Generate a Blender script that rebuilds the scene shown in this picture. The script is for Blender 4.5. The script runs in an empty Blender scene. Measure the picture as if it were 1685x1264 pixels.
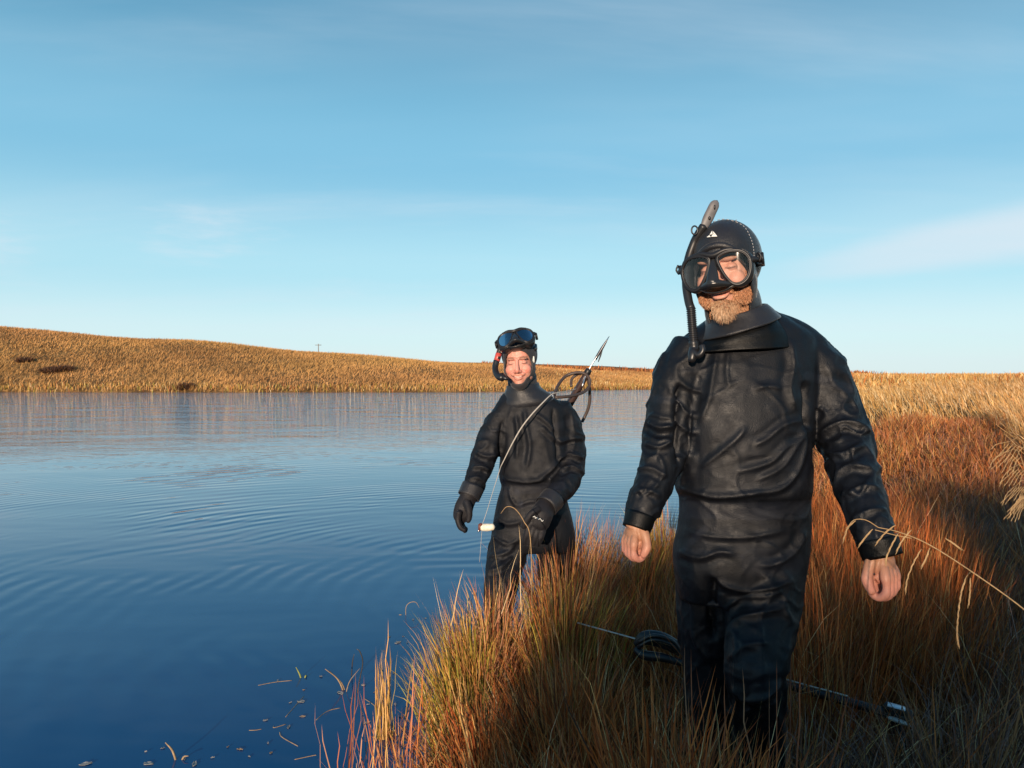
import bpy, bmesh, math, random
import numpy as np
from mathutils import Vector, noise as mnoise

rad = math.radians
rng = np.random.default_rng(11)
random.seed(11)
SC = bpy.context.scene
COL = SC.collection

# ------------------------------------------------------------------ camera
CAM_Z = 1.62
PITCH = rad(0.64)
F = 1250.0
cd = bpy.data.cameras.new('camera')
cam = bpy.data.objects.new('camera', cd)
COL.objects.link(cam)
cam.location = (0, 0, CAM_Z)
cam.rotation_euler = (rad(90) - PITCH, 0, 0)
cd.sensor_width = 36
cd.lens = F / 1685 * 36
cd.clip_start = 0.02
cd.clip_end = 3000
SC.camera = cam

# ------------------------------------------------------------------ light
SUN_EL, SUN_AZ = 9.5, 14.0          # degrees above horizon; degrees left of straight behind the camera
SC.view_settings.view_transform = 'Standard'
SC.view_settings.look = 'None'
SC.view_settings.gamma = 1
SC.view_settings.use_curve_mapping = False
SC.view_settings.exposure = 0.48
sd = bpy.data.lights.new('sun', 'SUN')
sd.energy = 4.5
sd.angle = rad(0.5)
sd.color = (1.0, 0.78, 0.58)
sun = bpy.data.objects.new('sun', sd)
COL.objects.link(sun)
_to = Vector((-math.sin(rad(SUN_AZ)) * math.cos(rad(SUN_EL)), -math.cos(rad(SUN_AZ)) * math.cos(rad(SUN_EL)), math.sin(rad(SUN_EL))))
sun.rotation_euler = _to.to_track_quat('Z', 'Y').to_euler()
sun.location = (-5, -20, 8)

W = bpy.data.worlds.new('World')
SC.world = W
W.use_nodes = True
nt = W.node_tree
nt.nodes.clear()
N = nt.nodes.new
L = nt.links.new
out = N('ShaderNodeOutputWorld')
bg = N('ShaderNodeBackground')
bg.inputs['Strength'].default_value = 0.12
sky = N('ShaderNodeTexSky')
sky.sky_type = 'NISHITA'
sky.sun_disc = False
sky.sun_elevation = rad(SUN_EL)
sky.sun_rotation = rad(180 + SUN_AZ)
sky.altitude = 50
sky.air_density = 1.0
sky.dust_density = 0.6
sky.ozone_density = 2.5
geo = N('ShaderNodeTexCoord')
sep = N('ShaderNodeSeparateXYZ')
L(geo.outputs['Generated'], sep.inputs[0])
# the clear northern air: colour by height above the horizon, the same all the way round
ramp = N('ShaderNodeValToRGB')
cr = ramp.color_ramp
cr.interpolation = 'EASE'
SKY = [(0.0, (4.35, 5.4, 5.65)), (0.05, (4.0, 5.35, 5.75)), (0.13, (2.75, 4.75, 5.5)),
       (0.27, (1.42, 3.42, 4.7)), (0.45, (0.60, 2.05, 3.2)), (1.0, (0.2, .95, 2.2))]
while len(cr.elements) < len(SKY):
    cr.elements.new(0.5)
for e, (p, c) in zip(cr.elements, SKY):
    e.position = p
    e.color = (c[0] / 8, c[1] / 8, c[2] / 8, 1)
L(sep.outputs['Z'], ramp.inputs['Fac'])
mul = N('ShaderNodeVectorMath'); mul.operation = 'SCALE'
mul.inputs['Scale'].default_value = 8.0
L(ramp.outputs['Color'], mul.inputs[0])
mix = N('ShaderNodeMix'); mix.data_type = 'RGBA'
mix.inputs['Factor'].default_value = 0.86
L(sky.outputs['Color'], mix.inputs['A'])
L(mul.outputs[0], mix.inputs['B'])
# thin high cirrus: streaks projected on a flat layer overhead
zc = N('ShaderNodeMath'); zc.operation = 'MAXIMUM'; zc.inputs[1].default_value = 0.0
L(sep.outputs['Z'], zc.inputs[0])
za = N('ShaderNodeMath'); za.operation = 'ADD'; za.inputs[1].default_value = 0.12
L(zc.outputs[0], za.inputs[0])
dx = N('ShaderNodeMath'); dx.operation = 'DIVIDE'; L(sep.outputs['X'], dx.inputs[0]); L(za.outputs[0], dx.inputs[1])
dy = N('ShaderNodeMath'); dy.operation = 'DIVIDE'; L(sep.outputs['Y'], dy.inputs[0]); L(za.outputs[0], dy.inputs[1])
cmb = N('ShaderNodeCombineXYZ'); L(dx.outputs[0], cmb.inputs[0]); L(dy.outputs[0], cmb.inputs[1])
def cloud(scale, rot, stretch, lo, hi, seed, detail=6):
    mp = N('ShaderNodeMapping'); mp.inputs['Rotation'].default_value = (0, 0, rad(rot))
    mp.inputs['Scale'].default_value = (stretch[0], stretch[1], 1); mp.inputs['Location'].default_value = (seed, seed * .7, 0)
    L(cmb.outputs[0], mp.inputs['Vector'])
    no = N('ShaderNodeTexNoise'); no.inputs['Scale'].default_value = scale; no.inputs['Detail'].default_value = detail
    no.inputs['Roughness'].default_value = 0.6; no.inputs['Distortion'].default_value = 0.3
    L(mp.outputs[0], no.inputs['Vector'])
    mr = N('ShaderNodeMapRange'); mr.inputs['From Min'].default_value = lo; mr.inputs['From Max'].default_value = hi
    mr.interpolation_type = 'SMOOTHSTEP'
    L(no.outputs['Fac'], mr.inputs['Value'])
    return mr.outputs['Result']
c1 = cloud(0.55, 24, (0.5, 1.3), 0.42, 0.80, 3.1, 4)
c2 = cloud(1.1, 14, (0.35, 1.2), 0.50, 0.85, 7.7)
ca = N('ShaderNodeMath'); ca.operation = 'MULTIPLY'; L(c1, ca.inputs[0]); ca.inputs[1].default_value = 0.22
cb = N('ShaderNodeMath'); cb.operation = 'MULTIPLY_ADD'; L(c2, cb.inputs[0]); cb.inputs[1].default_value = 0.30; L(ca.outputs[0], cb.inputs[2])
# a soft bank of cloud low in the right of the view, thinning to the left, and wisps low at the left
def m_(op, a, b_=None, c_=None):
    n = N('ShaderNodeMath'); n.operation = op
    for i, v in enumerate((a, b_, c_)):
        if v is None: continue
        if isinstance(v, (int, float)): n.inputs[i].default_value = v
        else: L(v, n.inputs[i])
    return n.outputs[0]
def sst(v, a, b_):
    n = N('ShaderNodeMapRange'); n.interpolation_type = 'SMOOTHSTEP'; n.inputs['From Min'].default_value = a; n.inputs['From Max'].default_value = b_
    L(v, n.inputs['Value']); return n.outputs[0]
ysafe = m_('MAXIMUM', sep.outputs['Y'], .05)
uu, vv = m_('DIVIDE', sep.outputs['X'], ysafe), m_('DIVIDE', sep.outputs['Z'], ysafe)
nn = N('ShaderNodeTexNoise'); nn.inputs['Scale'].default_value = 5.; nn.inputs['Detail'].default_value = 7; nn.inputs['Roughness'].default_value = .62
mpn = N('ShaderNodeMapping'); mpn.inputs['Rotation'].default_value = (0, rad(14), 0); mpn.inputs['Scale'].default_value = (.6, .6, 3.)
L(geo.outputs['Generated'], mpn.inputs[0]); L(mpn.outputs[0], nn.inputs['Vector'])
nf = nn.outputs['Fac']
dv = m_('SUBTRACT', vv, m_('MULTIPLY_ADD', uu, .17, .075))
dv = m_('ADD', dv, m_('MULTIPLY', m_('SUBTRACT', nf, .5), .035))
wd = m_('MULTIPLY_ADD', uu, .055, -.002)
w_ = m_('SUBTRACT', 1.0, sst(m_('DIVIDE', m_('ABSOLUTE', dv), m_('MAXIMUM', wd, .004)), .35, 1.5))
w_ = m_('MULTIPLY', w_, m_('MULTIPLY', sst(uu, .27, .50), m_('SUBTRACT', 1.0, sst(uu, 1.3, 2.2))))
w_ = m_('MULTIPLY', w_, .62)
l_ = m_('MULTIPLY', sst(nf, .50, .72), m_('MULTIPLY', m_('MULTIPLY', sst(vv, .06, .15), m_('SUBTRACT', 1.0, sst(vv, .20, .30))), m_('SUBTRACT', 1.0, sst(uu, -.30, .0))))
l_ = m_('MULTIPLY', l_, .55)
cbx = m_('ADD', m_('ADD', cb.outputs[0], w_), l_)
mix2 = N('ShaderNodeMix'); mix2.data_type = 'RGBA'; mix2.clamp_factor = True
L(cbx, mix2.inputs['Factor'])
L(mix.outputs['Result'], mix2.inputs['A'])
mix2.inputs['B'].default_value = (4.3, 4.9, 5.4, 1)
L(mix2.outputs['Result'], bg.inputs['Color'])
L(bg.outputs[0], out.inputs['Surface'])

# ------------------------------------------------------------------ helpers
CP, SP = math.cos(PITCH), math.sin(PITCH)
def P(px, py, d):
    """point seen at photo pixel (px,py) at depth d metres"""
    x = (px - 842.5) / F * d
    v = -(py - 632) / F * d
    return np.array((x, d * CP + v * SP, CAM_Z - d * SP + v * CP))
def PX(V):
    """photo pixel of world points (n,3)"""
    V = np.asarray(V, float)
    y, z = V[:, 1], V[:, 2] - CAM_Z
    d = y * CP - z * SP
    v = y * SP + z * CP
    return np.stack([842.5 + V[:, 0] / d * F, 632 - v / d * F, d], 1)
def ss(a, b, x):
    t = np.clip((np.asarray(x, float) - a) / (b - a), 0, 1)
    return t * t * (3 - 2 * t)

def mesh_np(name, V, faces, mat=None, parent=None, smooth=True, colors=None, mats=None, fmat=None):
    """faces: (n,k) int array, list of such arrays, or list of tuples"""
    me = bpy.data.meshes.new(name)
    V = np.asarray(V, float)
    if isinstance(faces, np.ndarray):
        faces = [faces]
    if len(faces) and isinstance(faces[0], np.ndarray):
        idx = np.concatenate([f.ravel() for f in faces]).astype(np.int32)
        tot = np.concatenate([np.full(len(f), f.shape[1]) for f in faces]).astype(np.int32)
        st = np.concatenate([[0], np.cumsum(tot)[:-1]]).astype(np.int32)
        me.vertices.add(len(V)); me.vertices.foreach_set('co', V.ravel().astype(np.float32))
        me.loops.add(len(idx)); me.loops.foreach_set('vertex_index', idx)
        me.polygons.add(len(tot)); me.polygons.foreach_set('loop_start', st); me.polygons.foreach_set('loop_total', tot)
        me.update(calc_edges=True); me.validate()
    else:
        me.from_pydata([tuple(v) for v in V], [], [tuple(f) for f in faces])
    if smooth:
        me.polygons.foreach_set('use_smooth', [True] * len(me.polygons))
    if colors is not None:
        a = me.color_attributes.new('Col', 'FLOAT_COLOR', 'POINT')
        c = np.ones((len(V), 4), np.float32); c[:, :3] = colors
        a.data.foreach_set('color', c.ravel())
    for m in (mats or ([mat] if mat else [])):
        me.materials.append(m)
    if fmat is not None:
        me.polygons.foreach_set('material_index', np.asarray(fmat, np.int32))
    o = bpy.data.objects.new(name, me)
    COL.objects.link(o)
    if parent is not None:
        put(o, parent)
    return o
def put(o, parent):
    """hang a mesh made in world coordinates under its thing without moving it"""
    base = parent
    off = Vector((0, 0, 0))
    while base is not None:
        off += base.location
        base = base.parent
    o.data.transform(__import__('mathutils').Matrix.Translation(-off))
    o.parent = parent
def rebase(o, loc):
    """move a mesh object's origin to loc"""
    o.data.transform(__import__('mathutils').Matrix.Translation(-Vector(loc)))
    o.location = loc
def tag(o, label=None, cat=None, group=None, kind=None):
    for k, v in (('label', label), ('category', cat), ('group', group), ('kind', kind)):
        if v: o[k] = v
    return o
def thing(name, label, cat, loc=(0, 0, 0), group=None):
    o = bpy.data.objects.new(name, None)
    COL.objects.link(o); o.location = Vector(loc); o.empty_display_size = .1
    return tag(o, label, cat, group)

def mat(name, col=(.5, .5, .5), rough=.6, spec=.5, metal=0, noise=None, bump=None, attr=False, sheen=0, trans=0, coat=0):
    """noise=(scale, amount), bump=(scale, strength, distance)"""
    m = bpy.data.materials.new(name); m.use_nodes = True
    t = m.node_tree; b = t.nodes['Principled BSDF']
    b.inputs['Roughness'].default_value = rough; b.inputs['Metallic'].default_value = metal
    b.inputs['Specular IOR Level'].default_value = spec
    b.inputs['Sheen Weight'].default_value = sheen
    b.inputs['Sheen Roughness'].default_value = .4
    b.inputs['Coat Weight'].default_value = coat
    if attr:
        a = t.nodes.new('ShaderNodeVertexColor'); a.layer_name = 'Col'; src = a.outputs['Color']
    else:
        a = t.nodes.new('ShaderNodeRGB'); a.outputs[0].default_value = (*col, 1); src = a.outputs[0]
    tc = t.nodes.new('ShaderNodeTexCoord')
    if noise:
        n = t.nodes.new('ShaderNodeTexNoise'); n.inputs['Scale'].default_value = noise[0]; n.inputs['Detail'].default_value = 4
        t.links.new(tc.outputs['Object'], n.inputs['Vector'])
        mr = t.nodes.new('ShaderNodeMapRange'); mr.inputs['From Min'].default_value = .3; mr.inputs['From Max'].default_value = .7
        mr.inputs['To Min'].default_value = 1 - noise[1]; mr.inputs['To Max'].default_value = 1 + noise[1]
        t.links.new(n.outputs['Fac'], mr.inputs['Value'])
        s = t.nodes.new('ShaderNodeVectorMath'); s.operation = 'SCALE'
        t.links.new(src, s.inputs[0]); t.links.new(mr.outputs[0], s.inputs['Scale']); src = s.outputs[0]
    t.links.new(src, b.inputs['Base Color'])
    if bump:
        n = t.nodes.new('ShaderNodeTexNoise'); n.inputs['Scale'].default_value = bump[0]; n.inputs['Detail'].default_value = 5
        t.links.new(tc.outputs['Object'], n.inputs['Vector'])
        bp = t.nodes.new('ShaderNodeBump'); bp.inputs['Strength'].default_value = bump[1]; bp.inputs['Distance'].default_value = bump[2]
        t.links.new(n.outputs['Fac'], bp.inputs['Height']); t.links.new(bp.outputs[0], b.inputs['Normal'])
    return m

# ------------------------------------------------------------------ the pond's outline and the land
POND = np.array([(-4.6, -6), (-3.6, -3.2), (-1.5, -.6), (-.80, 1.3), (-.50, 2.4), (-.38, 3.1), (-.18, 3.55), (.05, 4.0), (.5, 4.55), (1.1, 5.4),
                 (1.9, 6.6), (3.2, 8.8), (4.6, 11.8), (5.9, 15), (8.2, 22), (11, 32), (14, 46), (17, 62), (19.5, 78), (19, 85), (15, 88), (8, 84),
                 (3, 76), (-8, 73.5), (-25, 73), (-50, 74), (-72, 70), (-88, 55), (-86, 25), (-60, -6), (-30, -22), (-12, -18), (-6, -11)], float)
def shore(x, y):
    """signed distance to the waterline, positive on land"""
    x = np.asarray(x, float).ravel(); y = np.asarray(y, float).ravel()
    best = np.full(len(x), 1e9); inside = np.zeros(len(x), bool)
    n = len(POND)
    for i in range(n):
        ax, ay = POND[i]; bx, by = POND[(i + 1) % n]
        ex, ey = bx - ax, by - ay
        t = np.clip(((x - ax) * ex + (y - ay) * ey) / (ex * ex + ey * ey), 0, 1)
        best = np.minimum(best, (x - ax - t * ex) ** 2 + (y - ay - t * ey) ** 2)
        c = ((ay > y) != (by > y)) & (x < (bx - ax) * (y - ay) / (by - ay + 1e-12) + ax)
        inside ^= c
    s = np.sqrt(best)
    return np.where(inside, -s, s)
def wob(x, y, f, seed=0.):
    """cheap smooth noise -1..1"""
    return (np.sin(x * f * 1.3 + 1.7 + seed) * np.cos(y * f * 1.1 + .4 + seed * 2) + .6 * np.sin(x * f * 2.7 - y * f * 2.1 + seed * 3)
            + .35 * np.cos(x * f * 5.1 + y * f * 4.3 + seed)) / 1.95
def ground(x, y):
    x = np.asarray(x, float); y = np.asarray(y, float); sh = x.shape
    x = x.ravel(); y = y.ravel()
    s = shore(x, y) + .10 * wob(x, y, 4.) * np.exp(-np.abs(y) / 40)
    r = np.hypot(x, y); az = np.degrees(np.arctan2(x, y))
    h = np.where(s > 0, .17 * ss(0, .22, s) + .10 * ss(.2, 1.6, s), -.9 * ss(0, 3., -s) - .05 * ss(0, .2, -s))
    land = ss(.1, 1.2, s)
    # open moor to the right, rising slowly
    h += land * (.62 * ss(7, 45, r) + .40 * ss(45, 110, r)) * ss(-10, 14, az) * (np.abs(az) < 120)
    h += land * .42 * ss(3.6, 8.0, x + .18 * (y - 8)) * ss(3, 7.5, y) * (1 - ss(60, 90, y))
    h -= land * .34 * np.exp(-((y - 14.5 - .25 * (x - 8)) / 1.0) ** 2) * ss(4.5, 7, x)
    h += land * .05 * wob(x, y, 2.2, 1.) * (1 - ss(20, 60, r))
    h += land * .06 * wob(x, y, .5, 2.) * ss(8, 20, r)
    # far bank and its crest
    px = 842.5 + F * np.tan(np.radians(np.clip(az, -60, 60)))
    top = np.interp(px, [-900, -300, 0, 300, 500, 700, 830, 1000, 1085, 1400, 1700], [505, 522, 542, 560, 580, 595, 603, 612, 616, 617, 617])
    crest = CAM_Z + (618 - top) / F * 116.
    far = (crest - .3) * ss(-6, 42, s)
    h = np.where((y > 60) & (s > 0) & (np.abs(az) < 60), .3 * ss(0, 1, s) + far * ss(0, 4, s), h)
    top2 = np.interp(px, [-900, 0, 300, 500, 700, 830, 1000, 1085, 1300, 1500], [530, 547, 565, 585, 596, 598, 603, 608, 615, 618])
    h2 = CAM_Z + (618 - top2) / F * 300.
    h = np.where(y > 118, h + (h2 - h) * ss(170, 300, y) * (np.abs(az) < 75), h)
    h += .5 * wob(x, y, .05) * ss(75, 110, r) * (r < 160)
    # unseen bank added behind the photographer, shaped to shade the right foreground
    bank = 1.62 * ss(-1.6, -4.6, y) * ss(-2.15, -1.40, x + .12 * wob(x, y, 2.)) 
    bank += .50 * ss(-.4, 1.2, x) * ss(-1.8, -4.6, y)
    h += bank * land
    return h.reshape(sh)

def make_ground():
    rr = np.concatenate([np.linspace(.15, 9, 150), np.geomspace(9.1, 150, 190), np.geomspace(155, 2200, 45)])
    az = np.radians(np.concatenate([np.linspace(-48, 48, 300), np.linspace(50, 310, 150)]))
    A, R = np.meshgrid(az, rr)
    X, Y = R * np.sin(A), R * np.cos(A)
    V = np.stack([X, Y, ground(X, Y)], -1).reshape(-1, 3)
    na, nr = len(az), len(rr)
    i, j = np.meshgrid(np.arange(nr - 1), np.arange(na), indexing='ij')
    j2 = (j + 1) % na
    Fc = np.stack([i * na + j, i * na + j2, (i + 1) * na + j2, (i + 1) * na + j], -1).reshape(-1, 4)
    V = np.vstack([V, [[0, 0, float(ground(np.array([0.]), np.array([0.]))[0])]]])
    c = len(V) - 1
    k = np.arange(na)
    T = np.stack([np.full(na, c), (k + 1) % na, k], -1)
    return V, [Fc[:, ::-1], T]
m = bpy.data.materials.new('moor_ground'); m.use_nodes = True
t = m.node_tree; b = t.nodes['Principled BSDF']; b.inputs['Roughness'].default_value = .95; b.inputs['Specular IOR Level'].default_value = .15
g = t.nodes.new('ShaderNodeNewGeometry')
sp = t.nodes.new('ShaderNodeSeparateXYZ'); t.links.new(g.outputs['Position'], sp.inputs[0])
def tn(scale, det=5, st=(1, 1, 1)):
    mp = t.nodes.new('ShaderNodeMapping'); mp.inputs['Scale'].default_value = st
    t.links.new(g.outputs['Position'], mp.inputs[0])
    n = t.nodes.new('ShaderNodeTexNoise'); n.inputs['Scale'].default_value = scale; n.inputs['Detail'].default_value = det
    t.links.new(mp.outputs[0], n.inputs['Vector']); return n.outputs['Fac']
def tramp(fac, stops):
    r = t.nodes.new('ShaderNodeValToRGB'); e = r.color_ramp.elements
    while len(e) < len(stops): e.new(.5)
    for q, (p_, c_) in zip(e, stops): q.position = p_; q.color = (*c_, 1)
    t.links.new(fac, r.inputs[0]); return r.outputs[0]
near = tramp(tn(9), [(.3, (.018, .012, .007)), (.55, (.05, .03, .014)), (.75, (.09, .055, .022))])
fard = tramp(tn(.33, 8), [(.3, (.12, .062, .022)), (.5, (.24, .125, .042)), (.7, (.36, .20, .070))])
df = t.nodes.new('ShaderNodeVectorMath'); df.operation = 'LENGTH'; t.links.new(g.outputs['Position'], df.inputs[0])
mr = t.nodes.new('ShaderNodeMapRange'); mr.inputs['From Min'].default_value = 7; mr.inputs['From Max'].default_value = 30
t.links.new(df.outputs['Value'], mr.inputs['Value'])
mx = t.nodes.new('ShaderNodeMix'); mx.data_type = 'RGBA'
t.links.new(mr.outputs[0], mx.inputs['Factor']); t.links.new(near, mx.inputs['A']); t.links.new(fard, mx.inputs['B'])
t.links.new(mx.outputs['Result'], b.inputs['Base Color'])
bp = t.nodes.new('ShaderNodeBump'); bp.inputs['Strength'].default_value = 1; bp.inputs['Distance'].default_value = .35
t.links.new(tn(1.4, 8), bp.inputs['Height']); t.links.new(bp.outputs[0], b.inputs['Normal'])
V_, F_ = make_ground()
og = mesh_np('ground', V_, F_, m); tag(og, kind='structure', label='moorland ground round the pond')

# ------------------------------------------------------------------ water
m = bpy.data.materials.new('pond_water'); m.use_nodes = True
t = m.node_tree; b = t.nodes['Principled BSDF']
b.inputs['Base Color'].default_value = (.0008, .056, .165, 1)
b.inputs['Roughness'].default_value = .02; b.inputs['IOR'].default_value = 1.33
b.inputs['Specular IOR Level'].default_value = .5
b.inputs['Specular Tint'].default_value = (.30, .78, 1, 1)
g = t.nodes.new('ShaderNodeNewGeometry')
def M_(op, a=None, b_=None, c_=None):
    n = t.nodes.new('ShaderNodeMath'); n.operation = op
    for i, v in enumerate((a, b_, c_)):
        if v is None: continue
        if isinstance(v, (int, float)): n.inputs[i].default_value = v
        else: t.links.new(v, n.inputs[i])
    return n.outputs[0]
sp = t.nodes.new('ShaderNodeSeparateXYZ'); t.links.new(g.outputs['Position'], sp.inputs[0])
X_, Y_ = sp.outputs[0], sp.outputs[1]
def rings(cx, cy, wl, dist, nscale):
    """height of rings spreading from a point, broken up by noise"""
    nz = tn(nscale, 2)
    ddx = M_('SUBTRACT', X_, cx); ddy = M_('SUBTRACT', Y_, cy)
    r_ = M_('SQRT', M_('ADD', M_('MULTIPLY', ddx, ddx), M_('MULTIPLY', ddy, ddy)))
    ph = M_('MULTIPLY_ADD', nz, dist, M_('MULTIPLY', r_, 2 * math.pi / wl))
    return M_('SINE', ph), r_
def rng_(v, a, b2, c2=0., d2=1.):
    n = t.nodes.new('ShaderNodeMapRange'); n.interpolation_type = 'SMOOTHSTEP'
    for k, q in zip(('From Min', 'From Max', 'To Min', 'To Max'), (a, b2, c2, d2)): n.inputs[k].default_value = q
    t.links.new(v, n.inputs['Value']); return n.outputs[0]
w1, r1 = rings(-.1, 4.2, .30, 13, .5)
w2, r2 = rings(.7, 5.8, .19, 12, .6)
a1 = M_('MULTIPLY', rng_(r1, .8, 2.5), rng_(r1, 22, 8))
patch = rng_(tn(.35, 3, (1, .8, 1)), .44, .68)
patch2 = rng_(tn(.5, 3, (.7, 1.3, 1)), .42, .60)
h1 = M_('MULTIPLY', M_('MULTIPLY', w1, a1), M_('MULTIPLY', patch, .0019))
h2_ = M_('MULTIPLY', M_('MULTIPLY', w2, M_('MULTIPLY', rng_(r2, .5, 2.), rng_(r2, 16, 6))), M_('MULTIPLY', patch2, .0010))
farw = rng_(Y_, 10, 40)
f1 = M_('MULTIPLY', M_('MULTIPLY', M_('SUBTRACT', tn(.42, 7, (.6, 1, 1)), .5), farw), .24)
f2 = M_('MULTIPLY', M_('SUBTRACT', tn(.9, 3, (.5, 1, 1)), .5), .010)
f3 = M_('MULTIPLY', M_('MULTIPLY', M_('SUBTRACT', tn(7, 3, (.22, 1, 1)), .5), rng_(Y_, 9, 32)), .026)
H_ = M_('ADD', M_('ADD', M_('ADD', h1, h2_), f3), M_('ADD', f1, f2))
bp = t.nodes.new('ShaderNodeBump'); bp.inputs['Strength'].default_value = 1; bp.inputs['Distance'].default_value = 1
t.links.new(H_, bp.inputs['Height']); t.links.new(bp.outputs[0], b.inputs['Normal'])
c0 = np.array([-30., 35.])
PV = np.array([(p[0] + (p[0] - c0[0]) * .06 + (0.6 if p[0] > -5 else -2), p[1] + (p[1] - c0[1]) * .03, 0) for p in POND])
ow = mesh_np('water', PV, [tuple(range(len(PV)))[::-1]], m, smooth=False)
if ow.data.polygons[0].normal.z < 0:
    ow.data.flip_normals()
tag(ow, kind='structure', label='calm blue pond water with fine ripples')

# ------------------------------------------------------------------ grass
GM = bpy.data.materials.new('dry_grass'); GM.use_nodes = True
t = GM.node_tree; b = t.nodes['Principled BSDF']; b.inputs['Roughness'].default_value = .65; b.inputs['Specular IOR Level'].default_value = .25
vc = t.nodes.new('ShaderNodeVertexColor'); vc.layer_name = 'Col'
t.links.new(vc.outputs['Color'], b.inputs['Base Color'])
PAL = {
    'rust': [(.38, .105, .026), (.44, .145, .038), (.27, .075, .022), (.48, .20, .06)],
    'red': [(.42, .095, .018), (.50, .14, .030), (.31, .065, .015)],
    'gold': [(.50, .28, .090), (.43, .23, .068), (.57, .35, .13), (.37, .18, .055)],
    'green': [(.30, .25, .035), (.20, .19, .035), (.42, .31, .05), (.46, .25, .055)],
    'pink': [(.42, .17, .09), (.48, .24, .13), (.33, .11, .05)],
    'brown': [(.17, .062, .024), (.22, .09, .034), (.10, .036, .016), (.27, .125, .05)],
    'grey': [(.13, .068, .052), (.18, .105, .085), (.085, .046, .036), (.24, .145, .11)],
    'straw': [(.62, .44, .22), (.52, .34, .15), (.68, .5, .28)],
}
def pal(names, n):
    """names: dict palette->weight"""
    ks = list(names); w = np.array([names[k] for k in ks], float); w /= w.sum()
    pick = rng.choice(len(ks), n, p=w)
    outc = np.zeros((n, 3))
    for i, k in enumerate(ks):
        q = np.array(PAL[k]); s_ = pick == i
        outc[s_] = q[rng.integers(0, len(q), s_.sum())]
    return outc * rng.uniform(.75, 1.22, (n, 1))
def blades(root, h, w, az, t0, t1, col, K=5, tipcol=None, powr=1.5):
    """strips: root(n,3) h w az(lean direction) t0 t1 (start and end lean, radians)"""
    n = len(root)
    p = root.copy(); seg = (h / K)[:, None]
    dirv = np.stack([np.cos(az), np.sin(az), np.zeros(n)], 1)
    fa = az + rng.uniform(-1.4, 1.4, n) + np.pi / 2
    side = np.stack([np.cos(fa), np.sin(fa), np.zeros(n)], 1)
    V = np.zeros((n, 2 * K + 1, 3)); C = np.zeros((n, 2 * K + 1, 3))
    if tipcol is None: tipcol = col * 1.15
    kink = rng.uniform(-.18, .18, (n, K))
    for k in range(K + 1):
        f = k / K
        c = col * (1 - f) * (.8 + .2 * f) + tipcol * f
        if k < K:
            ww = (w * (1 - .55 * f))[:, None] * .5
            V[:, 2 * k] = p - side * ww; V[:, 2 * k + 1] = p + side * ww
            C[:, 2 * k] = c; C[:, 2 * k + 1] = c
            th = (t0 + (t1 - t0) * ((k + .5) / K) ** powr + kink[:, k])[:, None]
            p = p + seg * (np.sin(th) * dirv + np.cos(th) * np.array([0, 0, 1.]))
        else:
            V[:, 2 * K] = p; C[:, 2 * K] = c
    base = (np.arange(n) * (2 * K + 1))[:, None, None]
    q = np.array([[2 * k, 2 * k + 1, 2 * k + 3, 2 * k + 2] for k in range(K - 1)])[None]
    Q = (q + base).reshape(-1, 4)
    T = (np.array([[[2 * K - 2, 2 * K - 1, 2 * K]]]) + base).reshape(-1, 3)
    return V.reshape(-1, 3), Q, T, C.reshape(-1, 3)
class Grass:
    def __init__(s): s.V = []; s.Q = []; s.T = []; s.C = []; s.n = 0
    def add(s, V, Q, T, C):
        s.V.append(V); s.Q.append(Q + s.n); s.T.append(T + s.n); s.C.append(C); s.n += len(V)
    def tuft(s, x, y, n, r, h, cols, w=.0035, spread=.35, droop=.5, wind=(0, 0), zoff=0., K=5, tip=None, up=.06, out_=.0):
        a = rng.uniform(0, 2 * np.pi, n); q = r * np.sqrt(rng.uniform(0, 1, n))
        rx, ry = x + q * np.cos(a), y + q * np.sin(a)
        z = ground(rx, ry) - .02
        z = np.maximum(z, -.12) + zoff + up * (1 - (q / r) ** 2)
        lean = spread * (.25 + .75 * q / r) * rng.uniform(.5, 1.4, n)
        dxy = np.stack([np.cos(a) * lean + wind[0] + rng.normal(0, .09, n), np.sin(a) * lean + wind[1] + rng.normal(0, .09, n)], 1)
        az = np.arctan2(dxy[:, 1], dxy[:, 0]); mag = np.hypot(dxy[:, 0], dxy[:, 1])
        hh = h * rng.uniform(.55, 1.12, n) * (1 - .15 * (q / r))
        c = pal(cols, n)
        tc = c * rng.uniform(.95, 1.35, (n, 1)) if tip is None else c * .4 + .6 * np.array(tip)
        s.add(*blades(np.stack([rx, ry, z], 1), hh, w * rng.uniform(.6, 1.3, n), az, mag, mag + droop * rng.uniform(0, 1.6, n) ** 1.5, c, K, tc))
    def build(s, name, **kw):
        o = mesh_np(name, np.vstack(s.V), [np.vstack(s.Q), np.vstack(s.T)], GM, smooth=False, colors=np.vstack(s.C))
        return tag(o, **kw)

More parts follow.
